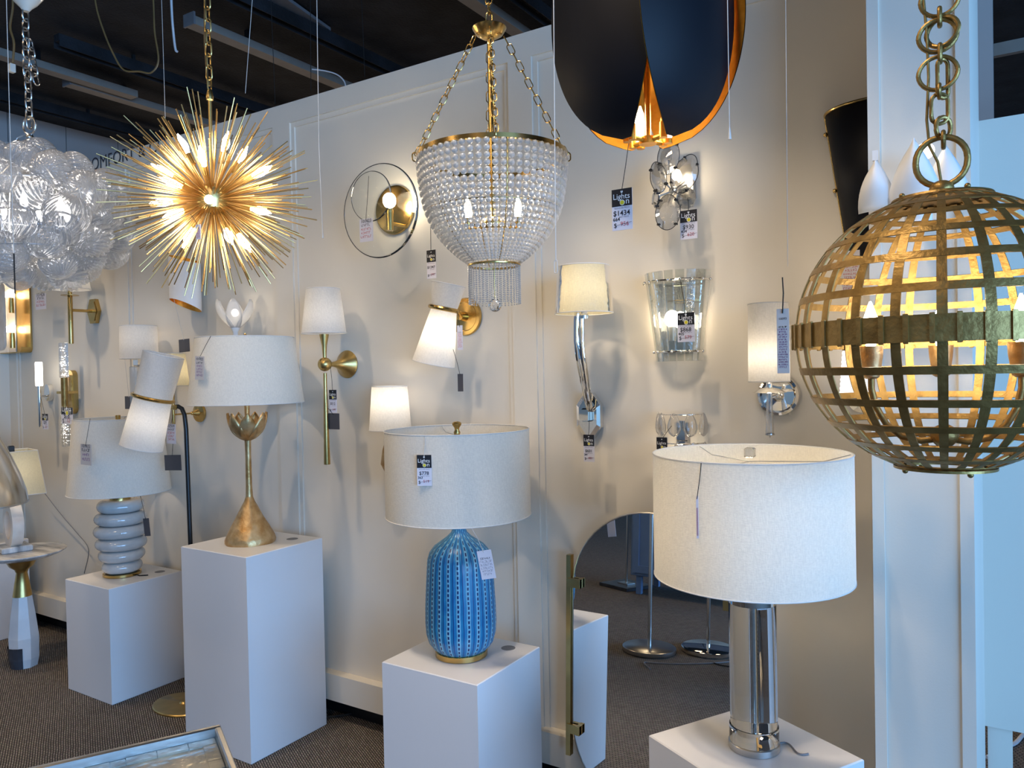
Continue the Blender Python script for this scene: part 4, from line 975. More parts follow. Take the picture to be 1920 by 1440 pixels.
mb = MB(); mb.chain((0, 0, z(232)), (0, 0, z(128)), .052, .030, .0035); mb.chain((.028, .02, z(150)), (0.012, .005, z(70)), .050, .030, .0035); mb.chain((-.012, 0, z(135)), (-.004, 0, z(14)), .052, .030, .0035); mb.link((0, 0, z(228)), (0, 0, 1), (1, .3, 0), .075, .065, .004, 8)
mb.build('chain', M['nickel'], t)
mb = MB()
for k in range(3):
    a = R(10+k*120); mb.chain((.01*math.cos(a), .01*math.sin(a), z(250)), (RH*.62*math.cos(a), RH*.62*math.sin(a), z(305)), .048, .02, .0025)
mb.ball((0, 0, z(250)), .016); mb.tube([(0, 0, z(245)), (0, 0, z(275))], .012, 12); mb.build('hanger', M['nickel'], t)
MB().lathe([(.012, z(16)), (.022, z(10)), (.045, z(0)), (.068, z(-14)), (.070, z(-22)), (.066, z(-24))], 32).build('canopy', M['cream'], t)
MB().tube([(0, 0, z(-22)), (0, 0, 3.82-zb)], .008, 8).build('stem', M['nickel'], t)
# --- starburst
A = Ax(PD(398, 362, 2.72)); zb = A.z(362)
t = thing('starburst_chandelier', 'golden starburst chandelier of thin rods with lit candle bulbs', 'chandelier', (A.X, A.Y, zb))
rnd = random.Random(21); Rm = A.r(209); rods = []
N_ = 400
for i in range(N_):
    v = 1-2*(i+.5)/N_; ph = i*2.39996+rnd.uniform(-.12, .12); v = max(-1, min(1, v+rnd.uniform(-.03, .03))); q = math.sqrt(1-v*v)
    d = Vector((q*math.cos(ph), q*math.sin(ph), v*.95)).normalized()
    cam = (EYE-Vector((A.X, A.Y, zb))).normalized()
    if d.dot(cam) > .93: continue
    if d.z > .975: continue
    rods.append((d, Rm*rnd.uniform(.74, 1.03)))
rods.sort(key=lambda q: -q[1])
stuff = MB()
for i, (d, L) in enumerate(rods):
    pts = [d*.035, d*L]
    if i < 100: MB().tube(pts, .0020, 6).build('rod', M['goldrod'], t)
    else: stuff.tube(pts, .0020, 6)
o = stuff.build('rod', M['goldrod'], t); o['kind'] = 'stuff'
MB().lathe([(.03, -.05), (.05, -.035), (.055, -.01), (.055, .01), (.05, .035), (.03, .05)], 24).build('core', M['goldrod'], t)
RT3 = RT; UP3 = UP; FW3 = FW
def bdir(x, y, depth):
    """bulb seat measured in the picture, given how far it stands towards (+) or away from the viewer"""
    return PD(x, y, A.Z-depth)-Vector((A.X, A.Y, zb))
bl = [(342,268,.0),(424,264,-.02),(378,290,.16),(455,288,-.08),(302,318,.05),(318,340,.14),(494,320,.04),(300,380,.04),(322,402,.12),(492,396,.06),(352,448,.02),(430,446,.12),(460,458,.02),(392,374,.27)]
for (x, y, dp) in bl:
    p = bdir(x, y, dp); d = p.normalized(); rot = Vector((0, 0, 1)).rotation_difference(d).to_matrix().to_4x4(); L = p.length
    bulb(t, p-d*.045, 'bulb', .88, rot)
    MB().at(T(*(p-d*.088)) @ rot).lathe([(.006, 0), (.010, .004), (.010, .044)], 12).build('socket', M['brass2'], t)
    MB().tube([d*.04, p-d*.085], .004, 8).build('arm', M['goldrod'], t)
z = lambda y: A.z(y)-zb
MB().lathe([(.006, .04), (.006, z(178)), (.012, z(176)), (.013, z(170)), (.009, z(160)), (.005, z(156))], 14).build('stem', M['brass2'], t)
MB().chain((0, 0, z(158)), (0, 0, z(-60)), .052, .022, .0028).build('chain', M['brass2'], t)
MB().tube([(0, 0, z(150)), (-.012, 0, z(130)), (-.02, 0, z(60)), (-.014, 0, z(0)), (-.016, 0, 3.82-zb)], .0035, 6).build('flex', M['wirebr'], t)
MB().chain((0, 0, z(-60)), (0, 0, 3.80-zb), .052, .022, .0028).build('chain', M['brass2'], t)
# --- beaded basket chandelier
A = Ax(PD(922, 275, 2.15)); zb = A.z(275)
t = thing('beaded_chandelier', 'crystal bead basket chandelier with brass rim hanging from a brass bowl canopy', 'chandelier', (A.X, A.Y, zb))
z = lambda y: A.z(y)-zb
mb = MB(); rr = A.r(141); mb.lathe([(rr-.005, z(281)), (rr+.001, z(280)), (rr+.001, z(272)), (rr-.005, z(271)), (rr-.005, z(281))], 90, cap=False); mb.build('rim', M['brass'], t)
prof = [(138,280),(136.5,300),(134,325),(131,345),(127,365),(121,385),(112,405),(100,425),(84,444),(66,461),(50,473)]
def along(s):
    L = [0]; 
    for a_, b_ in zip(prof[:-1], prof[1:]): L.append(L[-1]+math.dist(a_, b_))
    s *= L[-1]
    for i in range(len(prof)-1):
        if s <= L[i+1]+1e-6: f_ = (s-L[i])/(L[i+1]-L[i]); return (prof[i][0]+(prof[i+1][0]-prof[i][0])*f_, prof[i][1]+(prof[i+1][1]-prof[i][1])*f_)
    return prof[-1]
mb = MB(); s_ = 0.015; tot = sum(math.dist(a_, b_) for a_, b_ in zip(prof[:-1], prof[1:]))
ZR = []
while s_ < 1:
    w_, y_ = along(s_); r_ = A.r(w_); br = .0088 if s_ < .45 else .0088-(s_-.45)/.55*.0048
    br = min(br, r_*PI/60*1.0)
    mb.ball((r_, 0, z(y_)), br, seg=8, rings=6); s_ += (br*2.04+.0004)/(tot*A.m())
s0_ = mb.build('bead_strand', M['bead'], t)
NS = 60
for k in range(1, NS):
    o = s0_.copy(); COL.objects.link(o); o.parent = t; o.rotation_euler = (0, 0, 2*PI*k/NS)
mb = MB(); rb = A.r(48); yy_ = z(478)
for k in range(18): mb.ball((rb, 0, yy_-.0045-k*.0060), .0026, seg=6, rings=4)
s1_ = mb.build('fringe_strand', M['bead'], t)
for k in range(1, 40): o = s1_.copy(); COL.objects.link(o); o.parent = t; o.rotation_euler = (0, 0, 2*PI*k/40)
mb = MB(); ring(mb, rb, yy_, .0035); ring(mb, A.r(124), z(378), .0016); 
for k in range(6): a = R(60*k+15); mb.tube([(A.r(w_)*.985*math.cos(a), A.r(w_)*.985*math.sin(a), z(y_)) for w_, y_ in prof], .0016, 6)
mb.build('basket_frame', M['brass'], t)
MB().ball((0, 0, z(553)), A.r(12.5), seg=10, rings=7).build('crystal_ball', M['solid'], t, False)
MB().tube([(0, 0, z(541)), (0, 0, z(470))], .0012, 6).build('ball_wire', M['brass'], t)
MB().lathe([(.0085, z(398)), (.0085, z(243)), (.0075, z(240)), (.0075, z(50))], 14).build('stem', M['brass'], t)
mb = MB(); mb.lathe([(.03, z(410)), (.035, z(404)), (.035, z(396)), (.03, z(390))], 24)
vb = math.atan2(A.Y, A.X)-PI/2; BA = [vb+R(q) for q in (22, -22, 158, 202)]
for a in BA: mb.tube([(0, 0, z(402)), (.04*math.cos(a), .04*math.sin(a), z(406)), (.075*math.cos(a), .075*math.sin(a), z(404))], .004, 8); mb.lathe([(.009, 0), (.010, .02)], 12, off=(.075*math.cos(a), .075*math.sin(a), z(406)))
mb.build('light_cluster', M['brass'], t)
for a in BA: bulb(t, (.075*math.cos(a), .075*math.sin(a), z(406)+.02), 'bulbS', .65)
rc = A.r(32); mb = MB(); mb.lathe([(.010, z(56)), (rc*.45, z(53)), (rc*.8, z(46)), (rc, z(35)), (rc*.97, z(34)), (rc*.75, z(40)), (.01, z(44))], 40); mb.build('canopy', M['brass'], t)
rchain = rr
for ang in (0, 90, 180, 270):
    a = AZ-PI/2+R(ang)+R(4)
    p1 = (rchain*math.cos(a), rchain*math.sin(a), z(272)); p0 = (rc*.86*math.cos(a), rc*.86*math.sin(a), z(50))
    MB().chain(p0, p1, .031, .0155, .0016).build('chain', M['brass'], t); 
    MB().link((p1[0]*1.02, p1[1]*1.02, p1[2]-.004), (0, 0, 1), (math.cos(a), math.sin(a), 0), .024, .014, .002).build('hook', M['brass'], t)
MB().chain((0, 0, z(45)), (0, 0, 3.82-zb), .034, .018, .002).build('chain', M['brass'], t)
# --- black leaf pendant, gilded inside
A = Ax(PD(1212, 100, 1.80)); zb = A.z(245)
t = thing('leaf_pendant', 'large black leaf-panelled pendant gilded inside, hanging at top centre', 'pendant light', (A.X, A.Y, zb))
z = lambda y: A.z(y)-zb
Hh = (z(-230)-z(240))/2; zc = (z(-230)+z(240))/2
cam_a = math.atan2(-A.Y, -A.X)
def leafp(ang, W, R0, off, mat, nm, par, din=0.0, hub=.055):
    vs = []; fs = []; n = 40; m = 16
    for i in range(n+1):
        v = -1+2*i/n; s = math.sqrt(max(0, 1-(v*.995)**2)); w_ = W*s**1.05; rho = hub+(R0-hub)*s**.9-din
        for j in range(m+1):
            u = j/m*2-1; tx = u*w_+off*s; rd = rho-.20*(u*w_)**2/W - din*0
            x = math.cos(ang)*rd-math.sin(ang)*tx; y = math.sin(ang)*rd+math.cos(ang)*tx; vs.append((x, y, zc+Hh*v))
    for i in range(n):
        for j in range(m): q = i*(m+1)+j; fs.append((q, q+1, q+m+2, q+m+1))
    return MB().add(vs, fs).build(nm, M[mat], par, ang=60)
for k in range(4):
    a = cam_a+R(45+90*k)+R(3)
    p = leafp(a, .160, .172, -.015, 'black', 'leaf_panel', t); leafp(a, .1595, .172, -.015, 'goldin', 'gilded_lining', p, .0025)
mb = MB()
for k in range(4):
    a = cam_a+R(45+90*k); c_, s_ = math.cos(a), math.sin(a); zz = z(236)
    mb.tube([(.004*c_, .004*s_, zz), (.046*c_, .046*s_, zz)], .006, 8); mb.lathe([(.009, zz-.006), (.009, zz+.030)], 14, off=(.050*c_, .050*s_, 0)); mb.ball((.052*c_, .052*s_, zz+.034), .0085, seg=12, rings=8)
mb.lathe([(.02, z(243)), (.02, z(230))], 20); mb.build('hub', M['goldin'], t)
MB().lathe([(.008, z(236)), (.008, z(-230))], 12).build('stem', M['brass'], t)
for k in range(1, 4):
    a = cam_a+R(90*k+20); bx_, by_ = .05*math.cos(a), .05*math.sin(a); bulb(t, (bx_, by_, z(232)), 'bulbS', 1.0)
    MB().lathe([(.010, z(240)), (.010, z(231))], 12, off=(bx_, by_, 0)).build('socket', M['goldin'], t)
MB().chain((0, 0, z(-230)), (0, 0, 3.82-zb), .05, .03, .004).build('chain', M['brass'], t)
# --- gold cage globe
A = Ax(PD(1768, 585, 1.5)); zb = A.z(585)
t = thing('globe_pendant', 'large antique gold strap-cage globe pendant with candle bulbs at right', 'pendant light', (A.X, A.Y, zb))
z = lambda y: A.z(y)-zb
Rg = .272; th_ = .0022
def strap_h(lat, w, nm, r=None, proud=0.0):
    w *= 1.0 if proud else 1.25
    r = (r or Rg)+proud; hw = w/2/r; pr = []
    for q in (-1, 1): a = lat+q*hw; pr.append((r*math.cos(a), r*math.sin(a)))
    for q in (1, -1): a = lat+q*hw; pr.append(((r-th_)*math.cos(a), (r-th_)*math.sin(a)))
    pr.append(pr[0]); return MB().lathe(pr, 96, cap=False).build(nm, M['cage'], t, ang=30)
for lat in (15, 28, 40, 51, 61, 70, -15, -28, -40, -51, -61, -70): strap_h(R(lat), .0115, 'hoop')
o = strap_h(0, .046, 'equator_band', proud=.0035); o['label'] = 'broad riveted equator band'
def strap_v():
    vs = []; n = 48; hw = .0082
    for i in range(n+1):
        a = R(-74+148*i/n)
        for (dr, s_) in ((-.0005, -1), (-.0005, 1), (-.0025, 1), (-.0025, -1)): r = Rg+dr; vs.append((r*math.cos(a), s_*hw*(.62+.38*math.cos(a)), r*math.sin(a)))
    fs = []
    for i in range(n):
        for k in range(4): l = (k+1) % 4; fs.append((i*4+k, i*4+l, i*4+4+l, i*4+4+k))
    return MB().add(vs, fs)
NV = 24; v0 = strap_v().build('meridian_strap', M['cage'], t, ang=30)
for k in range(1, NV): o = v0.copy(); COL.objects.link(o); o.parent = t; o.rotation_euler = (0, 0, 2*PI*(k+.2)/NV)
v0.rotation_euler = (0, 0, 2*PI*.2/NV)
clip = MB().bbox(Rg+.002, Rg+.0065, -.0042, .0042, -.0255, .0255, .001).build('band_clip', M['cage'], t)
NC = 44
for k in range(1, NC): o = clip.copy(); COL.objects.link(o); o.parent = t; o.rotation_euler = (0, 0, 2*PI*k/NC)
rbp = Rg*math.cos(R(72)); zz = Rg*math.sin(R(72))
MB().lathe([(rbp+.006, -zz), (rbp+.006, -zz-.005), (rbp-.018, -zz-.006), (rbp-.018, -zz+.0)], 64, cap=False).build('bottom_ring', M['cage'], t)
MB().lathe([(rbp+.006, zz), (rbp+.004, zz+.004), (.03, zz+.010), (.0005, zz+.010)], 64, cap=False).build('top_plate', M['cage'], t)
for k in range(4):
    a = R(35+90*k)
    for s_ in (-1, 1): MB().ball((rbp*.94*math.cos(a), rbp*.94*math.sin(a), s_*(zz+.008)), .0055, seg=12, rings=8).build('screw', M['cage'], t)
MB().ball((0, 0, zz+.020), .022, (1, 1, .8), 24, 14).build('top_hub', M['cage'], t)
MB().lathe([(.0055, z(780)), (.0055, zz)], 14).build('stem', M['cage'], t)
MB().lathe([(.001, z(800)), (.014, z(798)), (.022, z(790)), (.026, z(778)), (.022, z(766)), (.012, z(760)), (.006, z(757))], 32).build('arm_hub', M['cage'], t)
va = math.atan2(A.Y, A.X)-PI/2
for k, dv in enumerate((182, 2, 92)):
    a = va+R(dv); c_, s_ = math.cos(a), math.sin(a); ra = .128
    P3 = [(.01, z(785)), (.04, z(790)), (.075, z(782)), (.102, z(758)), (.120, z(725)), (ra, z(690)), (ra, z(668))]
    pp = [(r_*c_, r_*s_, q) for r_, q in P3]; MB().tube(pp, .0065, 12).build('arm', M['cage'], t)
    MB().lathe([(.010, z(670)), (.016, z(666)), (.0165, z(664)), (.022, z(628)), (.0235, z(606)), (.0225, z(606)), (.02, z(612)), (.001, z(613))], 28, off=(ra*c_, ra*s_, 0)).build('candle_cup', M['gild'], t)
    bulb(t, (ra*c_, ra*s_, z(612)), 'bulb', 1.05)
zz2 = z(262)
MB().link((0, 0, zz2), (0, 0, 1), (math.cos(va), math.sin(va), 0), .094, .088, .0060, 10).build('top_ring', M['cage'], t)
mb = MB(); u1 = Vector((math.cos(va), math.sin(va), 0)); u2 = Vector((-math.sin(va), math.cos(va), 0)); um = (u1*.8+u2*.6)
for (dx, yc, L_, W_, u, r_) in ((.004, 222, .03, .036, u2, .0045), (.004, 199, .040, .030, um, .0045), (-.002, 163, .058, .030, (u1*.9+u2*.3), .004), (-.002, 130, .026, .024, u2, .004), (-.004, 96, .064, .068, u1, .0042), (0, 60, .034, .020, u2, .0045), (.004, 108, .075, .022, um, .004), (-.004, 26, .062, .066, u1, .0045), (.004, 20, .055, .06, (u1*.9-u2*.4), .0045), (0, -8, .034, .020, u2, .0045), (0, -40, .062, .066, u1, .0042), (0, -76, .034, .02, u2, .0045)):
    mb.link(u1*dx+Vector((0, 0, z(yc))), (0, 0, 1), u, L_, W_, r_, 8)
mb.build('chain', M['cage'], t)
MB().chain((0, 0, z(-85)), (0, 0, 3.82-zb), .07, .05, .0045).build('chain', M['cage'], t)
MB().tube([(0, 0, zz+.03), tuple(u1*-.006+Vector((0, 0, z(262)))), tuple(u1*-.020+Vector((0, 0, z(230)))), tuple(u1*-.024+Vector((0, 0, z(180)))), tuple(u1*-.020+Vector((0, 0, z(100)))), tuple(u1*-.022+Vector((0, 0, z(20)))), tuple(u1*-.028+Vector((0, 0, z(-60)))), (0, 0, 3.82-zb)], .0026, 8).build('flex', M['cage'], t)
# ================================================================== THIN HANGING LINES
def line(label, pts, Z, r=.0011, mat='stringw', end=None):
    P = [PD(x, y, Z) for x, y in pts]
    top = P[0]; d = (P[0]-P[1]).normalized(); P = [top+d*((3.82-top.z)/d.z)]+P if d.z > .2 else P
    t = thing('display_line', label, 'cord', P[-1]); e = P[-1]
    MB().tube([p-e for p in P], r, 6).build('line', M[mat], t)
    if end == 'tip': MB().lathe([(.0035, -.012), (.0025, 0), (.001, .012)], 10).build('tip', M['stringw'], t)
    if end == 'loop': MB().link((0, 0, -.012), (0, 0, 1), (1, 0, 0), .03, .008, .001).build('loop', M[mat], t)
    if end == 'cord': MB().tube([(0, 0, 0), (0, 0, -.13)], .0022, 6).build('weight', M['string'], t)
line('thin pale line hanging in front of the glass bubble chandelier', [(12, 0), (20, 290), (26, 475)], 2.5, end='cord')
line('thin white line ending left of the starburst', [(303, 0), (310, 225)], 3.3)
line('thin pale line dropping behind the starburst top', [(473, 0), (460, 175)], 3.3, .0014)
line('thin white line right of the starburst with knotted end', [(594, 0), (598, 278), (605, 440)], 2.6, .0013, end='tip')
line('thin pale line hanging beside the bead chandelier, ending in a loop', [(1038, 0), (1042, 490)], 1.75, .0011, end='loop')
line('thin line hanging over the right edge of the black pendant', [(1364, 0), (1368, 250)], 1.5, .0008, end='tip')
line('thin line hanging on the plain wall left of the gold cage', [(1473, 0), (1477, 500)], 2.0, .0007)
line('thin black line near the ceiling above the display wall', [(508, 0), (516, 195)], 4.2, .0016, 'string')
line('second thin black line near the ceiling above the display wall', [(582, 0), (583, 170)], 4.2, .0016, 'string')
line('thin dark line at the middle of the black ceiling', [(678, 0), (684, 145)], 4.2, .0016, 'string')
# ================================================================== PRICE TAGS
rt = random.Random(9)
def cyl(x, y, cx, cy_, r):
    d = ray(x, y); a = d.x**2+d.y**2; b = -2*(d.x*cx+d.y*cy_); c = cx*cx+cy_*cy_-(r+.006)**2
    return d.y*(-b-math.sqrt(max(0, b*b-4*a*c)))/(2*a)
bpy.context.view_layer.update()
FIX = []
for o in list(scn.objects):
    if o.type != 'MESH' or o.get('kind') == 'structure': continue
    r_ = o
    while r_.parent: r_ = r_.parent
    if r_.get('kind') == 'structure' or r_.name.startswith(('display_line', 'hanging_cable', 'ceiling', 'wall_lettering')): continue
    bb = [o.matrix_world @ Vector(c) for c in o.bound_box]
    FIX.append((o, Vector([min(c[i] for c in bb) for i in range(3)]), Vector([max(c[i] for c in bb) for i in range(3)]), o.matrix_world.inverted_safe()))
def snap(p):
    """nearest point of a fixture, so that the string really ties on"""
    best, bd = p, .14
    for o, lo, hi, inv in FIX:
        q = Vector([min(max(p[i], lo[i]), hi[i]) for i in range(3)])
        if (q-p).length >= bd: continue
        ok, c, nn, ix = o.closest_point_on_mesh(inv @ p)
        if ok:
            c = o.matrix_world @ c
            if (c-p).length < bd: best, bd = c, (c-p).length
    return best
BR = Ax((-1.63, 2.19, .6)).r(136); CR = Ax((-.560, 2.03, .6)).r(188)
def scribble(mb, x0, x1, zc, h, y):
    x = x0
    while x < x1-h*.3:
        w_ = rt.uniform(.35, .7)*h; a = rt.choice((0, 1, 2, 3)); tk = h*.13; x2 = min(x+w_, x1)
        if a == 0: mb.box(x, x2, y-.0003, y, zc+h*.3, zc+h*.3+tk); mb.box(x, x+tk, y-.0003, y, zc-h*.4, zc+h*.4)
        if a == 1: mb.box(x, x2, y-.0003, y, zc-h*.4, zc-h*.4+tk); mb.box(x, x+tk, y-.0003, y, zc-h*.4, zc+h*.4)
        if a == 2: mb.box(x, x2, y-.0003, y, zc-h*.4, zc-h*.4+tk); mb.box(x, x2, y-.0003, y, zc+h*.3, zc+h*.3+tk); mb.box(x2-tk, x2, y-.0003, y, zc-h*.4, zc+h*.4)
        if a == 3: mb.box(x, x2, y-.0003, y, zc-tk/2, zc+tk/2); mb.box(x+w_*.4, x+w_*.4+tk, y-.0003, y, zc-h*.4, zc+h*.4)
        x += w_+h*.18
def tag(label, x0, x1, ya, yb, Y, kind, lines=(), top=None, tilt=0.0, yaw=0.0, strm='string', sY=None, name='price_tag'):
    if yaw:
        c = PY((x0+x1)/2, ya, Y); Z = proj(c)[2]; w_ = abs(x1-x0)*Z/F; cx = c
    else:
        a, b = PY(x0, ya, Y), PY(x1, ya, Y); w_ = b.x-a.x; cx = (a+b)/2
    Z = proj(cx)[2]; h = (yb-ya)*Z/F; t = thing(name, label, 'tag', cx, yaw)
    RM = Matrix.Rotation(tilt, 4, 'Y'); hw = w_/2
    def mk(): return MB().at(RM)
    def put(body, size, xx, zz, mat, nm='lettering', al='CENTER', res=2, off=0.0):
        vs, fs = text_mb(body, size, res, align=al, offset=off); mk().at(RM @ T(xx, -.0012, zz)).add(vs, fs).build(nm, M[mat], card, False)
    cm = {'print': 'card', 'lo': 'card', 'note': 'card', 'dark': 'cardg', 'ghost': 'card', 'shaded': 'cardm'}[kind]
    card = mk().box(-hw, hw, -.0006, .0006, -h, 0).build('card', M[cm], t, False)
    if kind == 'lo':
        hd = mk().box(-hw, hw, -.001, -.00061, -h*.42, 0).build('header', M['cardb'], t, False)
        mk().at(RM @ T(0, -.0012, -h*.07) @ RX90).lathe([(w_*.055, 0), (w_*.055, .0005)], 14).build('eyelet', M['inkw'], t)
        put('Lights', w_*.36, -.02*w_, -h*.245, 'inkw', off=.0)
        mk().at(RM @ T(w_*.02, -.0012, -h*.335) @ RX90).lathe([(w_*.125, 0), (w_*.125, .0003)], 20).build('logo_ring', M['inkw'], card)
        mk().at(RM @ T(w_*.02, -.0016, -h*.335) @ RX90).lathe([(w_*.10, 0), (w_*.10, .0003)], 20).build('logo_dot', M['inky'], card)
        put('n', w_*.40, w_*.28, -h*.375, 'inkw')
        if len(lines) > 0:
            put('REGULAR PRICE', w_*.105, 0, -h*.48, 'inkg'); put('$'+lines[0], w_*.33, -.02*w_, -h*.645, 'ink', off=.012*w_*.3)
            put('NET PRICE', w_*.10, w_*.1, -h*.70, 'inkg')
            if len(lines) > 1: put(lines[1], w_*.23, -w_*.28, -h*.77, 'ink', off=.012*w_*.3)
            if len(lines) > 2:
                put('$', w_*.30, -w_*.34, -h*.93, 'ink'); put(lines[2], w_*.28, w_*.12, -h*.90, 'inkr')
                mk().at(RM @ T(0, -.0018, -h*.86) @ Matrix.Rotation(R(-8), 4, 'Y')).box(-hw*.6, hw*.95, -.0002, 0, -.0004, .0004).build('strike', M['ink'], card, False)
    elif kind in ('note', 'shaded', 'print'):
        if lines: put(lines[0], w_*.27, 0, -h*.17, 'ink')
        mb = mk(); n = max(3, int(h/w_*3.2)); red = mk()
        for i in range(n):
            zz = -h*(.28+.66*i/n); ww = hw*rt.uniform(.6, .85); scribble(mb if i == 0 else red, -ww, ww, zz, h*.5/n, -.0007)
        mb.build('handwriting', M['ink'], card, False); red.build('handwriting', M[{'note': 'inkr', 'print': 'inkg', 'shaded': 'inkp'}[kind]], card, False)
    if top:
        tp = snap(PY(top[0], top[1], sY if sY else Y))-cx; tp = Matrix.Rotation(-yaw, 3, 'Z') @ tp
        MB().tube([tp, tp*.5+Vector((.0015, -.001, 0)), (0, -.0015, -h*.07)], .0010, 6).build('string', M[strm], t)
    return t
tag('tag marked 1434 hanging from the black leaf pendant', 1147, 1185, 354, 431, 1.70, 'lo', ('1434', '664', '956'), (1164, 256))
tag('tag marked 930 on the crystal petal sconce', 1275, 1307, 394, 448, 2.44, 'lo', ('930', '434', '620'), (1290, 372))
tag('tag marked 868 on the ribbed glass shield sconce', 1270, 1302, 586, 641, 2.39, 'lo', ('868', '405', '579'), (1285, 516))
tag('tag marked 601 below the octagonal nickel plate', 1094, 1114, 815, 866, 2.46, 'lo', ('601', '281', '401'), (1103, 770))
tag('tag marked 1347 on the bead chandelier', 800, 817, 469, 522, 1.98, 'lo', ('1347', '', '290'), (806, 395))
tag('tag half hidden behind the crystal lamp shade, on the teardrop sconce', 1231, 1251, 820, 874, 2.42, 'lo', ('23', '', '30'), (1242, 800))
tag('small price tag on the long-tailed gold sconce', 617, 631, 731, 774, 2.43, 'lo', ('512', '', '340'), (626, 690))
tag('dark maker card under the price tag of the long-tailed gold sconce', 614, 636, 775, 805, 2.43, 'dark', (), (624, 765), name='maker_card')
tag('pencilled note card inside the clear glass orb sconce', 674, 699, 410, 453, 2.36, 'note', ('101423',), (686, 326))
tag('white note card on the brass hourglass wall sconce', 857, 867, 610, 656, 2.42, 'note', (), (866, 590))
tag('dark maker card hanging low under the brass hourglass wall sconce', 858, 868, 701, 734, 2.42, 'dark', (), (862, 655), name='maker_card')
tag('lilac note card hanging on the lotus lamp shade', 366, 383, 668, 712, 2.02, 'shaded', ('101422',), (381, 628), R(3))
tag('lilac note card hanging on the stacked-ring lamp shade', 151, 171, 833, 872, 2.03, 'shaded', ('101415',), (169, 785), R(1))
tag('white note card on the swing-arm sconce rod', 312, 329, 795, 832, 2.36, 'note', ('102509',), (321, 778))
tag('dark maker card beside the black floor lamp stem', 308, 339, 853, 882, 2.36, 'dark', (), (323, 820), R(-3), name='maker_card')
tag('dark maker card below the white folded sconce', 335, 355, 636, 660, 2.47, 'dark', (), (344, 560), R(-2), strm='stringw', name='maker_card')
tag('dark maker card on the white drum and acrylic sconce', 234, 250, 743, 767, 2.40, 'dark', (), (241, 672), strm='stringw', name='maker_card')
tag('white note card under the glass bubbles, left of the brass stem sconce', 66, 86, 551, 580, 2.45, 'note', ('101426',), (75, 535), strm='stringw')
tag('small price tag on the chrome stick sconce', 79, 90, 776, 805, 2.44, 'lo', ('39', '', '22'), (82, 745))
tag('price tag glowing in front of the lower bubbled crystal rod', 115, 136, 764, 795, 2.43, 'lo', ('18', '', '12'), (130, 750))
tag('small note card dangling inside the starburst rods', 367, 376, 421, 449, 1.60, 'note', (), (374, 398))
tag('note card with purple writing at the left side of the gold cage', 1456, 1479, 579, 700, 1.27, 'shaded', ('10093',), (1467, 520))
tag('white note card on the black half-cone sconce, seen through the cage', 1578, 1612, 470, 552, 2.40, 'note', ('102',), (1600, 440))
tag('black-headed tag behind the crystal column lamp', 1374, 1388, 1184, 1244, 2.10, 'lo', ('$', '', ''), (1384, 1140))
# tag on the blue lamp shade, lying against the drum
c = PD(795, 853, 2.52)
yawc = math.atan2(-1.63-c.x, 0) if 0 else R(-12)
tag('tag marked 778 on the blue bottle lamp shade', 781, 809, 853, 911, cyl(795, 880, -1.63, 2.19, BR), 'lo', ('778', '363', '519'), (794, 800), 0, R(26), 'stringw')
tag('white card with printed care text tied to the blue bottle', 893, 921, 1032, 1086, 2.03, 'print', (), (880, 984), R(-10), R(20), 'stringw')
tag('thin tag seen edge-on against the crystal column lamp shade', 1305, 1309, 930, 1010, cyl(1308, 960, -.560, 2.03, CR), 'note', (), (1312, 834), 0, 0)
tag('grey card on the side of the stacked-ring lamp', 268, 279, 972, 1005, 2.26, 'dark', (), (266, 965), R(-8))
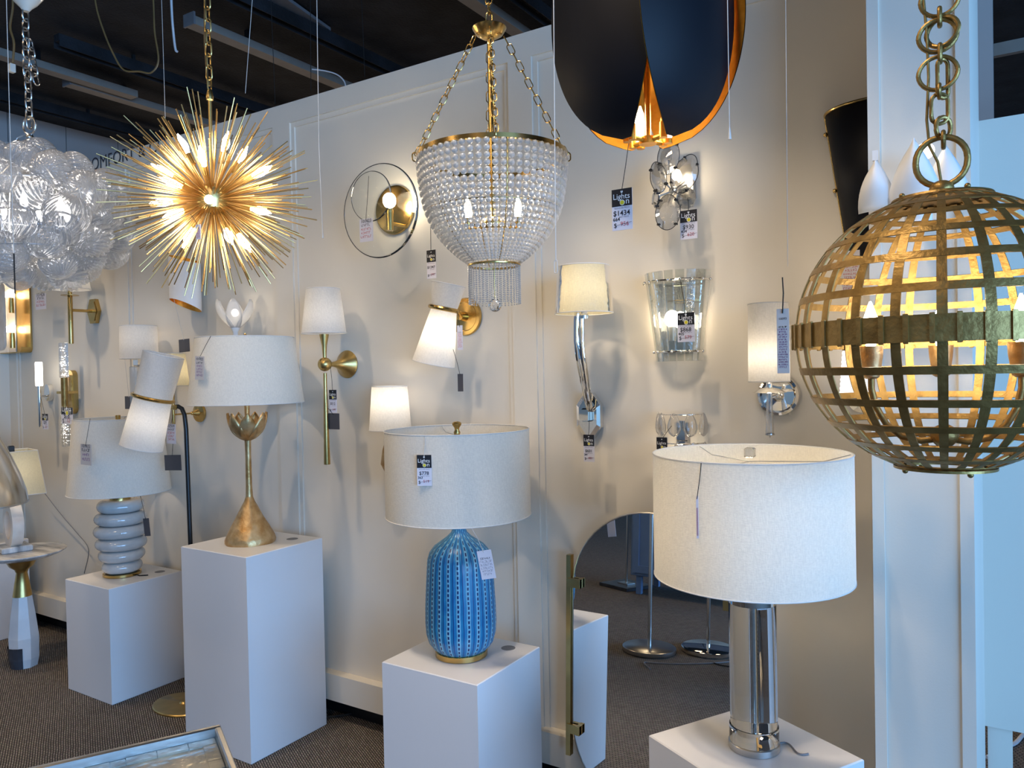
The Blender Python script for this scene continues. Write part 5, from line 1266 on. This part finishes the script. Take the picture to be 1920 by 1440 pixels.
# ================================================================== LIGHT, WORLD, CAMERA
def area(name, loc, rot, sx, sy, pw, col):
    l = bpy.data.lights.new(name, 'AREA'); l.shape = 'RECTANGLE'; l.size = sx; l.size_y = sy; l.energy = pw; l.color = col
    o = bpy.data.objects.new(name, l); COL.objects.link(o); o.location = loc; o.rotation_euler = rot; return o
area('window_daylight', (6.15, -2.35, 1.85), (0, R(90), 0), 3.0, 8.0, LP['day'], (.23, .52, 1.0))
for k, (x, y) in enumerate(((-4.6, .2), (-2.4, -.3), (-.6, -.8), (-3.2, -2.4))):
    area('ceiling_lamp', (x, y, 3.55), (0, 0, 0), .5, .5, LP['ceil'], (1, .74, .46))  # unseen area lights added overhead as warm fill for the room
area('rear_ceiling_lamp', (-5.2, 5.0, 3.6), (0, 0, 0), .6, .6, 110, (1, .85, .7)); area('rear_ceiling_lamp', (-1.5, 5.5, 3.6), (0, 0, 0), .6, .6, 40, (1, .9, .8))  # unseen fill added behind the display wall to brighten the far boarding
for (x, y, tx, ty, tz) in ((-4.7, 1.35, -4.6, 2.25, .6), (-3.9, 1.25, -3.9, 2.3, .6), (-2.85, 1.25, -2.85, 2.3, .9), (-1.6, 1.2, -1.6, 2.25, .6), (-1.0, 1.0, -.85, 2.35, .8), (-.75, 1.1, -.65, 2.3, .7)):
    l = bpy.data.lights.new('fill_spot', 'SPOT'); l.energy = LP['spot']; l.color = (1, .80, .58); l.spot_size = R(58); l.spot_blend = .9; l.shadow_soft_size = .06  # unseen spots added to lift the pedestal tops and lower wall
    o = bpy.data.objects.new('fill_spot', l); COL.objects.link(o); o.location = (x, y, 3.6)
    o.rotation_euler = Vector((tx-x, ty-y, tz-3.6)).to_track_quat('-Z', 'Y').to_euler()
w = bpy.data.worlds.new('sky'); scn.world = w; w.use_nodes = True
bg = w.node_tree.nodes['Background']; bg.inputs[0].default_value = (.45, .66, 1, 1); bg.inputs[1].default_value = .8
cam = bpy.data.cameras.new('camera'); cam.sensor_width = 36; cam.lens = 36*F/1920; cam.clip_start = .02
co = bpy.data.objects.new('camera', cam); COL.objects.link(co)
co.matrix_world = Matrix(((RT.x, UP.x, -FW.x, EYE.x), (RT.y, UP.y, -FW.y, EYE.y), (RT.z, UP.z, -FW.z, EYE.z), (0, 0, 0, 1)))
scn.camera = co
vs_ = scn.view_settings; vs_.view_transform = 'Standard'; vs_.look = 'None'; vs_.exposure = LP['exp']; vs_.gamma = 1; vs_.use_curve_mapping = False
cy = scn.cycles; cy.max_bounces = 10; cy.transparent_max_bounces = 40; cy.transmission_bounces = 10; cy.glossy_bounces = 5; cy.diffuse_bounces = 4
cy.use_denoising = True; cy.caustics_reflective = False; cy.caustics_refractive = False; cy.sample_clamp_indirect = 6.0; cy.blur_glossy = .5
